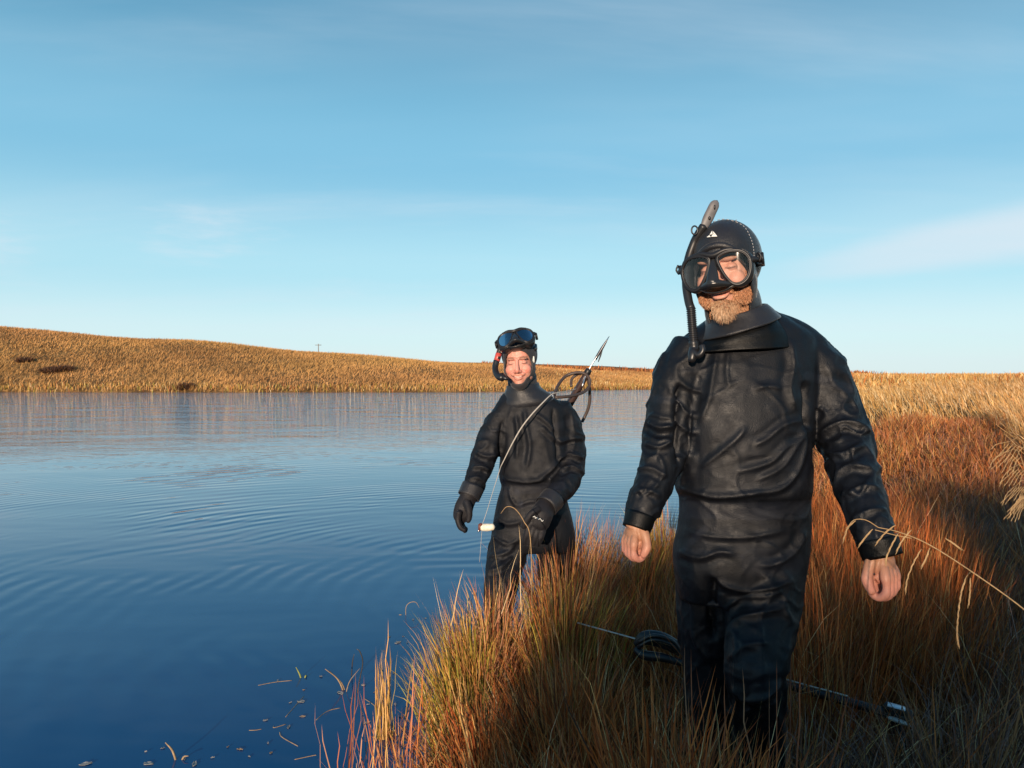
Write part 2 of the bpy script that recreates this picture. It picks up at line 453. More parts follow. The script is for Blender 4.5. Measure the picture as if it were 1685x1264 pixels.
def rowgrass(G, n, xr, yr, h, cols, w, K=3, lean=.4, droop=.6, windaz=None, keep=None, smin=.1, patchy=None, even=0., fpat=.35):
    x = rng.uniform(*xr, n); y = rng.uniform(*yr, n)
    k = shore(x, y) > smin
    if keep is not None: k &= keep(x, y)
    x, y = x[k], y[k]; n = len(x)
    if not n: return
    z = ground(x, y) - .02
    az = rng.uniform(0, 2 * np.pi, n) if windaz is None else rng.normal(windaz, .8, n)
    hh = h * rng.uniform(.5, 1.15, n) * (1 + .45 * wob(x, y, patchy or .9, 3.))
    c = pal(cols, n)
    c = c * (1 - even) + c.mean(0) * even * rng.uniform(.85, 1.15, (n, 1))
    pt = wob(x, y, fpat, 5.) + .5 * wob(x, y, fpat * 3.3, 9.)
    c *= (1 + (.20 + .06 * even) * pt)[:, None] * np.array((1, 1 - .0, 1))
    c[:, 1] *= 1 + .07 * wob(x, y, fpat * .6, 2.)
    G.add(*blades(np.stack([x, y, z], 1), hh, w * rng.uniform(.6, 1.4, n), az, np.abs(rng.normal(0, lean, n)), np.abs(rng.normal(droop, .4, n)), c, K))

# -- far bank across the water (a mass nobody could count)
G = Grass()
def infan(x, y): return np.abs(np.degrees(np.arctan2(x, y))) < 40
rowgrass(G, 190000, (-88, 30), (70, 124), .42, {'gold': 4, 'rust': 1.1, 'straw': .3}, .055, 2, .9, .8, .4, lambda x, y: infan(x, y) & (x > -.75 * y), .2, .22, .85, .11)
# reeds along the far waterline
xs = rng.uniform(-60, 19, 26000); ys = rng.uniform(71, 92, 26000); s_ = shore(xs, ys); k = (s_ > -.15) & (s_ < 2.4)
xs, ys = xs[k], ys[k]; n = len(xs)
G.add(*blades(np.stack([xs, ys, np.maximum(ground(xs, ys), 0) - .02], 1), rng.uniform(.25, .62, n), np.full(n, .06), rng.uniform(0, 6.28, n),
              np.abs(rng.normal(0, .15, n)), np.abs(rng.normal(.3, .3, n)), pal({'gold': 3, 'straw': .7, 'green': 1.5, 'rust': .6}, n), 2))
G.n and None
G.build('far_bank_grass', kind='stuff', label='golden dry grass on the long bank across the pond')
# far dark ridge and right side moor
G = Grass()
rowgrass(G, 26000, (-5, 60), (122, 200), .9, {'rust': 2, 'brown': 2}, .22, 2, .4, .5, None, infan, .3, .1)
rowgrass(G, 9000, (8, 24), (26, 88), .5, {'gold': 3, 'rust': 1}, .04, 3, .5, .7, None, infan, .1, .25)
rowgrass(G, 60000, (6, 80), (26, 118), .42, {'gold': 3, 'straw': 1, 'rust': .5}, .07, 3, .5, .7, None, infan, .3, .25)
G.build('far_moor_grass', kind='stuff', label='pale golden moor grass at the horizon on the right')
# mid field right: golden pale
G = Grass()
rowgrass(G, 60000, (4, 26), (14.6, 30), .38, {'gold': 3, 'straw': 1.3}, .020, 3, .55, .9, 2.6, infan, .3, .5)
rowgrass(G, 45000, (5.0, 12), (7.0, 14.6), .50, {'gold': 3, 'straw': 1.2, 'rust': .6}, .010, 4, .5, .9, 2.6, lambda x, y: (x > .5 * y + 1.7) & infan(x, y), .3, .9)
def side(x, y): a_ = np.degrees(np.arctan2(x, y)); return (a_ > 36) & (a_ < 66)
rowgrass(G, 40000, (8, 70), (5, 45), .42, {'gold': 3, 'straw': 1, 'rust': .6}, .035, 3, .5, .8, 2.6, side, .2, .5)
G.build('golden_field_grass', kind='stuff', label='tall pale golden grass leaning over the rise at the right edge')
# reddish mid meadow
G = Grass()
rowgrass(G, 80000, (.8, 10), (5.4, 14.4), .30, {'rust': 3, 'pink': 1.2, 'brown': 1.2, 'gold': .8}, .0085, 4, .5, .8, None, lambda x, y: infan(x, y) & (x < .5 * y + 2.1), .12, 1.6, 0., 1.1)
rowgrass(G, 14000, (2.2, 9), (4.6, 12), .30, {'grey': 3, 'brown': 2}, .0075, 5, .9, 1.1, None, lambda x, y: infan(x, y) & (wob(x, y, .9, 4.) > -.1) & (x > .42 * y), .12, 1.2)
def side(x, y): a_ = np.degrees(np.arctan2(x, y)); return (a_ > 34) & (a_ < 66)
rowgrass(G, 26000, (2.6, 14), (1.2, 12), .36, {'rust': 3, 'brown': 2, 'gold': 1}, .011, 3, .5, .8, None, side, .2, 1.)
G.build('red_meadow_grass', kind='stuff', label='matted reddish brown grass of the bog behind the front diver')

# dark heather clumps on the far bank
for lab, px_, py_, r_, n_ in [('dark heather patch low on the far bank at the left', 95, 612, 1.5, 900), ('small dark bush at the foot of the far bank by the waterline', 305, 641, .7, 420), ('dark tuft high on the far bank near the left edge', 40, 596, .8, 300)]:
    d_ = np.linspace(70, 122, 120); pts_ = np.array([P(px_, py_, q_) for q_ in d_]); gg = ground(pts_[:, 0], pts_[:, 1]); k_ = int(np.argmax(gg >= pts_[:, 2])); c_ = pts_[k_]
    G = Grass(); G.tuft(c_[0], c_[1], n_, r_, .75, {'brown': 2, 'grey': 1}, .07, .7, .9, K=3)
    G.C = [c * .45 for c in G.C]
    o = G.build('heather_clump', label=lab, cat='shrub', group='dark clumps on the far bank'); rebase(o, (c_[0], c_[1], float(gg[k_])))

# ------------------------------------------------------------------ near bank: matted grass and tufts
G = Grass()     # low matted under-layer
rowgrass(G, 42000, (-.9, 4.2), (.9, 5.6), .22, {'brown': 3, 'rust': 1.2, 'grey': 1}, .0042, 4, .8, .9, None, None, .02, 3.)
cnt = 0
for _ in range(900):
    y = rng.uniform(3.0, 7.5); x = rng.uniform(.1, .75 * y)
    if shore([x], [y])[0] < .12 or x < .35 and y < 3.6: continue
    if 1.0 < x < 2.9 and 2.6 < y < 4.0 and rng.random() < .4: continue
    az = x / y
    cols = {'rust': 3, 'red': 1.5, 'brown': 1} if az < .58 else {'brown': 2, 'grey': 2, 'rust': .8}
    hh = .50 if az < .52 else .36
    if y > 5.2: hh *= .75
    G.tuft(x, y, int(rng.integers(55, 120)), rng.uniform(.08, .2), hh * rng.uniform(.75, 1.15), cols, .0042, .32, .45, K=4)
    cnt += 1
# upright rusty stand right of the front diver
for _ in range(150):
    y = rng.uniform(2.5, 4.6); x = rng.uniform(.36, .60) * y
    if y < 2.9 and x / y > .42: continue
    G.tuft(x, y, 110, .16, rng.uniform(.48, .66), {'rust': 3, 'red': 2.4, 'brown': .8, 'gold': .3}, .0045, .22, .25, K=5)
# arching grey brown grass low right
for _ in range(150):
    y = rng.uniform(1.5, 3.4); x = rng.uniform(.36, .80) * y
    if (y > 2.5 and x / y < .5) or (2.2 < y < 2.75 and x / y < .6): continue
    G.tuft(x, y, 60, .14, rng.uniform(.42, .60), {'grey': 1.8, 'brown': 2.0, 'rust': .9}, .0036, .5, 1.3, wind=(.25, -.1), K=7)
for _ in range(120):    # grey fuzz of dead stems
    y = rng.uniform(3.6, 6.0); x = rng.uniform(.52, .74) * y
    G.tuft(x, y, 80, .2, .36, {'grey': 3, 'brown': .6}, .0034, .9, 1.2, K=6)
# loose crossing stems
def loose(n, xr, yr, h, cols, lean, droop):
    rowgrass(G, n, xr, yr, h, cols, .0026, 6, lean, droop, None, None, .05, 2.)
loose(1500, (-.2, 1.0), (1.5, 3.0), .50, {'rust': 3, 'straw': .7, 'gold': 1}, .38, .8)
loose(1500, (.5, 2.4), (1.5, 3.2), .50, {'grey': 2, 'brown': 1, 'straw': .6, 'rust': 1}, .45, 1.0)
loose(2600, (.6, 4.0), (3.0, 6.0), .52, {'grey': 1, 'brown': 1, 'gold': 1, 'rust': 2, 'straw': .5}, .4, .9)
G.build('bank_grass', kind='stuff', label='thick rusty brown grass covering the near bank')

# unseen tall grass on that added bank, breaking up its shadow edge
G = Grass()
for _ in range(260):
    y = rng.uniform(-6.2, -2.6); x = rng.uniform(-2.7, 4.5)
    if shore([x], [y])[0] < .15: continue
    G.tuft(x, y, 70, .16, rng.uniform(.3, .62), {'rust': 2, 'gold': 1, 'brown': 1}, .007, .35, .6, K=4)
G.build('shade_bank_grass', kind='stuff', label='unseen tall grass on the added shade bank behind the photographer')

# named tussocks that one can point at: (name label, px, py of the base, depth, radius, height, palette, n, wind)
TUSS = [
    ('big yellow green tussock at the water edge, leaning over the pond left of the divers', 762, 3.02, .12, .45, {'green': 4, 'gold': 1.4, 'rust': .5}, 1200, (-.10, 0), .15),
    ('tall pale pink tipped tussock just right of the yellow green one', 808, 3.10, .11, .50, {'gold': 2, 'pink': 2.4, 'rust': 1}, 1200, (-.02, 0), .14),
    ('large olive and rust tussock in front of the far diver and his gloved hand', 930, 3.15, .20, .52, {'green': 1.6, 'rust': 2.2, 'brown': 1.3}, 2400, (.02, 0), .22),
    ('orange tipped tussock directly right of the far diver at the water edge', 935, 3.85, .15, .66, {'pink': 2, 'gold': 1, 'rust': 2}, 1500, (.02, 0), .20),
    ('narrow golden tussock between the two divers in the back row', 1092, 4.7, .14, .60, {'gold': 2.6, 'green': 1.2, 'rust': 1.2}, 1100, (0, 0), .14),
    ('small golden orange tussock standing between the far diver and the pale fist', 990, 4.15, .09, .58, {'gold': 2, 'pink': 1, 'rust': 2}, 900, (0, 0), .14),
    ('dark olive tussock below the pale fist of the front diver', 1045, 4.1, .22, .48, {'brown': 2, 'rust': 1, 'green': 2}, 1300, (0, 0), .28),
    ('tall deep rust tussock in the lower middle of the bank', 935, 2.45, .17, .46, {'rust': 3, 'red': 1.2, 'brown': 1.4}, 1900, (-.03, 0), .26),
    ('orange rust tussock at the bottom edge just left of the legs of the front diver', 1085, 1.78, .16, .56, {'red': 3, 'rust': 2, 'brown': .7}, 1500, (0, 0), .34),
    ('bright rust tussock in front of the shins of the front diver', 1210, 1.68, .12, .52, {'red': 3, 'rust': 2.4, 'gold': .4}, 1300, (-.02, 0), .36),
    ('thin brown tussock at the bottom edge, right of the shins of the front diver', 1335, 1.66, .13, .42, {'brown': 2, 'rust': 2, 'grey': 1}, 800, (.08, 0), .42),
    ('rust tussock at the bottom edge beside the reeds in the water', 792, 2.45, .13, .32, {'rust': 2.4, 'gold': 1.6, 'red': 1}, 900, (-.06, 0), .26),
    ('rust tussock at the bottom edge, left of the orange one', 900, 1.98, .20, .34, {'rust': 3, 'red': 2, 'brown': 1}, 1300, (0, 0), .40),
    ('arching grey grass tussock in front of the dropped speargun', 1375, 2.05, .26, .34, {'grey': 3, 'brown': 2}, 1100, (.30, -.12), .5),
    ('shaded brown tussock in the bottom right corner', 1600, 2.0, .26, .40, {'brown': 3, 'grey': 2}, 1000, (.05, 0), .6),
]
for lab, px, d, r, h, cols, n, wind, spr in TUSS:
    G = Grass()
    x = (px - 842.5) / F * d
    near_ = d < 2.6
    G.tuft(x, d, int(n * (.5 if near_ else .7)), r, h, cols, .0062 if near_ else .0046, spr, .35 if 'arching' not in lab else 1.3, wind, K=6, up=.16)
    G.tuft(x, d, n // 12, r * .8, h * 1.12, {'straw': 1, 'gold': 1}, .0022, spr, .3, wind, K=6, up=.16)
    G.tuft(x, d, n // 4, r * 1.2, h * .5, {'brown': 2, 'grey': 1, 'rust': 1}, .004, .9, 1.2, K=5)
    o = G.build('grass_tussock', label=lab, cat='grass tussock', group='grass tussocks on the near bank')
    rebase(o, (x, d, float(ground(np.array([x]), np.array([d]))[0])))

# ------------------------------------------------------------------ body tools
def catmull(pts, sub):
    pts = np.asarray(pts, float)
    if len(pts) < 3 or sub <= 1: 
        return pts if sub <= 1 else np.array([pts[0] + (pts[-1] - pts[0]) * t for t in np.linspace(0, 1, sub + 1)])
    q = np.vstack([2 * pts[0] - pts[1], pts, 2 * pts[-1] - pts[-2]])
    r = []
    for i in range(1, len(q) - 2):
        for k in range(sub):
            t = k / sub
            r.append(.5 * ((2 * q[i]) + (q[i + 1] - q[i - 1]) * t + (2 * q[i - 1] - 5 * q[i] + 4 * q[i + 1] - q[i + 2]) * t * t
                           + (3 * q[i] - q[i - 1] - 3 * q[i + 1] + q[i + 2]) * t ** 3))
    r.append(q[-2])
    return np.array(r)
def unit(v): 
    v = np.asarray(v, float); return v / (np.linalg.norm(v) + 1e-12)
def sweep(pts, radii, n=12, sub=4, ref=(0, 1, 0), flat=1.0, cap=True, closed=False):
    """swept tube; radii scalar/list; flat = radius along ref / radius across"""
    pts = np.asarray(pts, float)
    if np.isscalar(radii): radii = [radii] * len(pts)
    flat = [flat] * len(pts) if np.isscalar(flat) else list(flat)
    A = np.hstack([pts, np.array(radii, float)[:, None], np.array(flat, float)[:, None]])
    if closed:
        A = np.vstack([A[-1], A, A[0], A[1]]); A = catmull(A, sub)[sub:-sub - 0]; A = A[:len(pts) * sub]
    else:
        A = catmull(A, sub)
    C, R, Fl = A[:, :3], A[:, 3], A[:, 4]
    m_ = len(C)
    T = np.gradient(C, axis=0) if not closed else (np.roll(C, -1, 0) - np.roll(C, 1, 0))
    T /= np.linalg.norm(T, axis=1)[:, None] + 1e-12
    V = []; a = np.linspace(0, 2 * np.pi, n, endpoint=False)
    ref = unit(ref); prev = None
    if ref is not None:
        for i in range(m_):
            s = np.cross(T[i], ref)
            if np.linalg.norm(s) < .15 and prev is not None: s = prev - T[i] * prev.dot(T[i])
            elif np.linalg.norm(s) < .15: s = np.cross(T[i], (ref[1], ref[2], ref[0]))
            s = unit(s)
            if prev is not None and s.dot(prev) < 0: s = -s
            prev = s
            d = np.cross(s, T[i])
            V.append(C[i] + R[i] * (np.cos(a)[:, None] * s + Fl[i] * np.sin(a)[:, None] * d))
    V = np.array(V).reshape(-1, 3)
    Fc = []
    mm = m_ if closed else m_ - 1
    for i in range(mm):
        b0, b1 = i * n, ((i + 1) % m_) * n
        for j in range(n):
            Fc.append((b0 + j, b0 + (j + 1) % n, b1 + (j + 1) % n, b1 + j))
    if cap and not closed:
        c0, c1 = len(V), len(V) + 1
        V = np.vstack([V, C[0] - T[0] * R[0] * cap * .6, C[-1] + T[-1] * R[-1] * cap * .6])
        for j in range(n):
            Fc.append((c0, (j + 1) % n, j)); Fc.append((c1, (m_ - 1) * n + j, (m_ - 1) * n + (j + 1) % n))
    return V, Fc
def ball(c, r, M=None, nu=20, nv=12):
    r = np.ones(3) * r
    u = np.linspace(0, 2 * np.pi, nu, endpoint=False); v = np.linspace(0, np.pi, nv + 1)[1:-1]
    V = [np.array((0, 0, r[2]))] + [np.array((r[0] * np.sin(b) * np.cos(a), r[1] * np.sin(b) * np.sin(a), r[2] * np.cos(b))) for b in v for a in u] + [np.array((0, 0, -r[2]))]
    V = np.array(V)
    if M is not None: V = V @ np.asarray(M).T
    V = V + np.asarray(c)
    Fc = [(0, 1 + j, 1 + (j + 1) % nu) for j in range(nu)]
    for i in range(len(v) - 1):
        for j in range(nu):
            Fc.append((1 + i * nu + j, 1 + (i + 1) * nu + j, 1 + (i + 1) * nu + (j + 1) % nu, 1 + i * nu + (j + 1) % nu))
    l = len(V) - 1; b0 = 1 + (len(v) - 1) * nu
    Fc += [(l, b0 + (j + 1) % nu, b0 + j) for j in range(nu)]
    return V, Fc
def box(c, s, M=None, bev=.0):
    s = np.asarray(s, float) / 2
    bm = bmesh.new(); bmesh.ops.create_cube(bm, size=2)
    for v in bm.verts: v.co = Vector((v.co.x * s[0], v.co.y * s[1], v.co.z * s[2]))
    if bev: bmesh.ops.bevel(bm, geom=bm.edges[:], offset=bev, segments=2, affect='EDGES')
    V = np.array([v.co[:] for v in bm.verts]); bm.verts.index_update()
    Fc = [tuple(v.index for v in f.verts) for f in bm.faces]; bm.free()
    if M is not None: V = V @ np.asarray(M).T
    return V + np.asarray(c), Fc
def join(parts):
    V = []; Fc = []; n = 0
    for v, f in parts:
        V.append(np.asarray(v)); Fc += [tuple(i + n for i in q) for q in f]; n += len(v)
    return np.vstack(V), Fc
def fix_normals(me):
    bm = bmesh.new(); bm.from_mesh(me); bmesh.ops.recalc_face_normals(bm, faces=bm.faces); bm.to_mesh(me); bm.free()
def part(name, parts, m, parent, smooth=True, recalc=True, label=None):
    if isinstance(parts, list): parts = join(parts)
    o = mesh_np(name, parts[0], list(parts[1]), m, None, smooth)
    if recalc: fix_normals(o.data)
    if parent is not None: put(o, parent)
    if label: o['label'] = label
    return o
def bake(me, mods):
    """apply a list of (type, settings) modifiers, return new mesh"""
    o = bpy.data.objects.new('tmp', me); COL.objects.link(o)
    for ty, kw in mods:
        md = o.modifiers.new('m', ty)
        for k, v in kw.items(): setattr(md, k, v)
    dg = bpy.context.evaluated_depsgraph_get(); dg.update()
    r = bpy.data.meshes.new_from_object(o.evaluated_get(dg))
    bpy.data.objects.remove(o); 
    return r
def fuse(parts, voxel, smooth_it=6, fac=.5, extra=()):
    """one continuous skin round a set of closed shapes -> verts, faces(list of tuples), mesh"""
    V, Fc = join(parts)
    me = bpy.data.meshes.new('tmp'); me.from_pydata([tuple(v) for v in V], [], Fc)
    fix_normals(me)
    return bake(me, [('REMESH', dict(mode='VOXEL', voxel_size=voxel)), ('SMOOTH', dict(factor=fac, iterations=smooth_it)), *extra])
def getV(me):
    a = np.empty(len(me.vertices) * 3, np.float32); me.vertices.foreach_get('co', a); return a.reshape(-1, 3).astype(float)
def getN(me):
    me.update(); a = np.empty(len(me.vertices) * 3, np.float32); me.vertex_normals.foreach_get('vector', a); return a.reshape(-1, 3).astype(float)
def setV(me, V): me.vertices.foreach_set('co', V.ravel().astype(np.float32)); me.update()
def obj_of(name, me, m, parent, colors=None):
    me.name = name
    me.materials.clear(); me.materials.append(m)
    me.polygons.foreach_set('use_smooth', [True] * len(me.polygons))
    if colors is not None:
        a = me.color_attributes.new('Col', 'FLOAT_COLOR', 'POINT')
        c = np.ones((len(me.vertices), 4), np.float32); c[:, :3] = colors; a.data.foreach_set('color', c.ravel())
    o = bpy.data.objects.new(name, me); COL.objects.link(o)
    if parent is not None: put(o, parent)
    return o
def nz(V, f, seed=0., st=(1, 1, 1)):
    o = Vector((seed, seed * 1.7, -seed))
    return np.array([mnoise.noise(Vector((v[0] * f * st[0], v[1] * f * st[1], v[2] * f * st[2])) + o) for v in V])
def pdist(q, poly):
    """distance, signed side and run (0..1) from points q(n,2) to a polyline"""
    poly = np.asarray(poly, float); best = np.full(len(q), 1e9); sg = np.zeros(len(q)); run = np.zeros(len(q))
    L_ = np.r_[0, np.cumsum(np.linalg.norm(np.diff(poly, axis=0), axis=1))]
    for i in range(len(poly) - 1):
        a, b_ = poly[i], poly[i + 1]; e = b_ - a
        t = np.clip(((q - a) @ e) / (e @ e + 1e-9), 0, 1)
        dv = q - a - t[:, None] * e; dd = np.hypot(dv[:, 0], dv[:, 1])
        s = np.sign(e[0] * dv[:, 1] - e[1] * dv[:, 0])
        k = dd < best
        best[k] = dd[k]; sg[k] = s[k]; run[k] = ((L_[i] + t * (L_[i + 1] - L_[i])) / L_[-1])[k]
    return best, sg, run
def folds(me, items, unit_px, dmin=None):
    """press creases into cloth: items = (pixel polyline, height in m, half width in px, dip)"""
    V = getV(me); Nn = getN(me); q = PX(V)
    view = np.array((0, 0, CAM_Z)) - V; view /= np.linalg.norm(view, axis=1)[:, None]
    face = ss(-.1, .35, (Nn * view).sum(1))
    D = np.zeros(len(V))
    for poly, amp, w, dip in items:
        if len(poly) > 2: poly = catmull(poly, 4)
        d_, s_, run = pdist(q[:, :2], poly)
        taper = ss(0, .18, run) * ss(1, .82, run)
        D += taper * amp * ((.55 * np.exp(-(d_ / w) ** 2) + .6 * np.exp(-(d_ / (.42 * w)) ** 2)) - dip * np.exp(-((d_ * s_ - 1.6 * w) / (.9 * w)) ** 2))
    V += Nn * (D * face)[:, None]
    setV(me, V)
def limb_wrinkles(me, axis, rmax, amp, freq, seed):
    """creases running round a sleeve or trouser leg"""
    V = getV(me); Nn = getN(me); axis = catmull(axis, 6)
    best = np.full(len(V), 1e9); tt = np.zeros(len(V)); dv = np.zeros_like(V)
    Ls = np.r_[0, np.cumsum(np.linalg.norm(np.diff(axis, axis=0), axis=1))]
    for i in range(len(axis) - 1):
        a, b_ = axis[i], axis[i + 1]; e = b_ - a
        t = np.clip(((V - a) @ e) / (e @ e), 0, 1); w = V - a - t[:, None] * e; d_ = np.linalg.norm(w, axis=1); k = d_ < best
        best[k] = d_[k]; tt[k] = (Ls[i] + t * (Ls[i + 1] - Ls[i]))[k]; dv[k] = w[k]
    k = np.where(best < rmax)[0]
    if not len(k): return
    ang = np.arctan2(dv[k, 1], dv[k, 0])
    val = np.array([mnoise.noise(Vector((t * freq, math.cos(a) * 1.1 + seed, math.sin(a) * 1.1 + 7.3))) for t, a in zip(tt[k], ang)])
    val2 = np.array([mnoise.noise(Vector((t * freq * 2.3, math.cos(a) * 2 + seed * 2, math.sin(a) * 2 + 2.3))) for t, a in zip(tt[k], ang)])
    hgt = 1.2 * np.exp(-(val / .13) ** 2) + .25 * np.exp(-(val2 / .10) ** 2) - .4 + .9 * val
    fade = ss(rmax, rmax * .8, best[k]) * ss(0, .08, tt[k]) * ss(Ls[-1], Ls[-1] - .03, tt[k])
    V[k] += Nn[k] * (amp * hgt * fade)[:, None]
    setV(me, V)

class Head:
    """local frame: x to the viewer's right, y out of the face, z up"""
    def __init__(s, c, yaw, pitch=0, roll=0):
        s.C = np.asarray(c, float)
        l = unit(np.array((0 - s.C[0], 0 - s.C[1], 0.))); Xr = np.array((-l[1], l[0], 0))
        a = rad(yaw); Fv = l * math.cos(a) - Xr * math.sin(a); R = Xr * math.cos(a) + l * math.sin(a); U = np.array((0, 0, 1.))
        p = rad(pitch); F2 = Fv * math.cos(p) - U * math.sin(p); U2 = U * math.cos(p) + Fv * math.sin(p)
        r = rad(roll); s.R = R * math.cos(r) + U2 * math.sin(r); s.U = U2 * math.cos(r) - R * math.sin(r); s.F = F2
        s.M = np.stack([s.R, s.F, s.U], 1)
    def __call__(s, q): return s.C + np.asarray(q, float) @ s.M.T
    def inv(s, V): return (V - s.C) @ s.M
HEADP = [((0, -.015, .035), (.075, .095, .088)), ((0, .018, -.03), (.065, .070, .082)), ((0, .055, -.095), (.034, .034, .028)), ((0, -.035, -.10), (.060, .064, .09))]
def head_parts(H, smile=0., full=0.):
    B = []
    def e(c, r): B.append(ball(H(c), r, H.M))
    for c, r in HEADP[:2]: e(c, r)
    if full: e((0, .035, -.055), (.058, .052, .058)); e((-.030, .052, -.050), (.030, .028, .032)); e((.030, .052, -.050), (.030, .028, .032))
    e((0, .060, -.100), (.024, .026, .021))
    for s in (-1, 1):
        e((s * .036, .060, -.034), (.027, .024, .027)); e((s * .045, .03, -.065), (.022, .04, .03))
        e((s * .027, .081, .021), (.025, .012, .0075)); e((s * .0315, .068, -.001), (.0145, .0145, .0125))
        e((s * .0125, .096, -.040), (.0085, .010, .008))
        e((s * .022, .082, -.058 + .004 * smile), (.013, .012, .010))
    B.append(sweep([H((0, .084, .018)), H((0, .093, -.005)), H((0, .107, -.03)), H((0, .105, -.042))], [.0075, .0085, .0115, .010], 10, 3))
    B.append(sweep([H((-.025, .078, -.062 + .007 * smile)), H((-.010, .090, -.063)), H((.010, .090, -.063)), H((.025, .078, -.062 + .007 * smile))], [.003, .004, .004, .003], 8, 4))
    B.append(sweep([H((-.022, .077, -.070 + .006 * smile)), H((-.010, .087, -.0755)), H((.010, .087, -.0755)), H((.022, .077, -.070 + .006 * smile))], [.003, .0055, .0055, .003], 8, 4))
    B.append(sweep([H((0, -.01, -.05)), H((0, -.03, -.13)), H((0, -.04, -.22))], [.055, .057, .06], 20, 4))
    return B
def face_colors(V, H, beard=0., flush=1., teeth=0.):
    q = H.inv(V); x, y, z = q[:, 0], q[:, 1], q[:, 2]; ax = np.abs(x)
    skin = np.array((.56, .30, .22)); C = np.tile(skin, (len(V), 1))
    def mixc(w, c):
        w = np.clip(w, 0, 1)[:, None]; C[:] = C * (1 - w) + np.array(c) * w
    if flush > 1.2: mixc(np.full(len(V), .45), (.62, .25, .21))
    g = lambda a, b_, s1, s2: np.exp(-((ax - a) / s1) ** 2 - ((z - b_) / s2) ** 2) * (y > .02)
    mixc(.55 * flush * g(.040, -.038, .02, .018), (.60, .20, .15)); mixc(.6 * flush * g(0, -.038, .014, .012), (.58, .20, .15))
    mixc(.4 * g(.03, 0, .018, .012), (.46, .21, .16))
    mixc(.85 * np.exp(-((z - .024 + (ax - .03) ** 2 * 8) / .0045) ** 2) * ss(.010, .016, ax) * ss(.052, .044, ax) * (y > .04), (.17, .085, .045))
    mixc(.9 * np.exp(-((z + .0045 - (ax - .031) ** 2 * 14) / .0021) ** 2) * ss(.015, .02, ax) * ss(.047, .042, ax) * (y > .04), (.06, .025, .018))
    mixc(.75 * np.exp(-((z + .0685 - ax * ax * 10) / .0075) ** 2) * ss(.027, .022, ax) * (y > .06), (.50, .16, .13))
    mixc(.9 * np.exp(-((z + .069 - ax * ax * 12) / .0018) ** 2) * ss(.026, .022, ax) * (y > .06), (.14, .04, .03))
    mixc(.5 * np.exp(-((ax - .008) / .004) ** 2 - ((z + .049) / .003) ** 2) * (y > .08), (.15, .05, .04))
    mixc(teeth * np.exp(-((z + .0672 - ax * ax * 12) / .0022) ** 2) * ss(.020, .015, ax) * (y > .06), (.72, .62, .55))
    if beard:
        w = np.maximum(ss(-.045, -.060, z) * ss(.0, .02, ax - .026), ss(-.080, -.09, z)) * (y > -.02)
        w = np.maximum(w, ss(-.05, -.054, z) * ss(-.0625, -.059, z) * (y > .05))
        mixc(beard * w, (.33, .16, .085))
    return C
def prim_r(D, prims, off, c0):
    """distance from c0 along unit directions D to the outside of a set of ellipsoids"""
    best = np.zeros(len(D))
    for c, r in prims:
        c = np.asarray(c, float) - c0; r = np.asarray(r, float) + off
        a = ((D / r) ** 2).sum(1); b_ = -2 * (D * c / r ** 2).sum(1); cc = ((c / r) ** 2).sum() - 1
        disc = b_ * b_ - 4 * a * cc; ok = disc > 0
        t = np.where(ok, (-b_ + np.sqrt(np.maximum(disc, 0))) / (2 * a), 0); best = np.maximum(best, t)
    return best
HC = np.array((0, .0, -.01))
def hdir(phi, al):
    """phi: angle round the face axis from viewer-right counter-clockwise (90 = up); al: angle away from straight ahead"""
    phi, al = np.radians(phi), np.radians(al)
    return np.stack([np.sin(al) * np.cos(phi), np.cos(al), np.sin(al) * np.sin(phi)], -1)
def hsurf(phi, al, off=.010):
    D = hdir(np.atleast_1d(np.asarray(phi, float)), np.atleast_1d(np.asarray(al, float)))
    return HC + D * prim_r(D, HEADP, off, HC)[:, None]
def hood(H, open_al, m, parent, thick=.005, off=.007, label=None):
    """open_al(phi deg)-> half angle of the face opening"""
    nphi, nal = 96, 60
    phi = np.linspace(0, 360, nphi, endpoint=False); a0 = np.array([open_al(p) for p in phi])
    V = []
    for k in range(nal):
        f = k / (nal - 1); al = a0 + (179.5 - a0) * f
        p = hsurf(phi, al, off + thick * .0)
        V.append(p)
    V = np.array(V).reshape(-1, 3)
    Fc = [(k * nphi + j, k * nphi + (j + 1) % nphi, (k + 1) * nphi + (j + 1) % nphi, (k + 1) * nphi + j) for k in range(nal - 1) for j in range(nphi)]
    Fc.append(tuple((nal - 1) * nphi + j for j in range(nphi)))
    W_ = H(V)
    me = bpy.data.meshes.new('tmp'); me.from_pydata([tuple(v) for v in W_], [], Fc); fix_normals(me)
    me = bake(me, [('SMOOTH', dict(factor=.5, iterations=7)), ('SOLIDIFY', dict(thickness=thick, offset=1.0, use_rim=True))])
    o = obj_of('hood', me, m, parent)
    if label: o['label'] = label
    return o

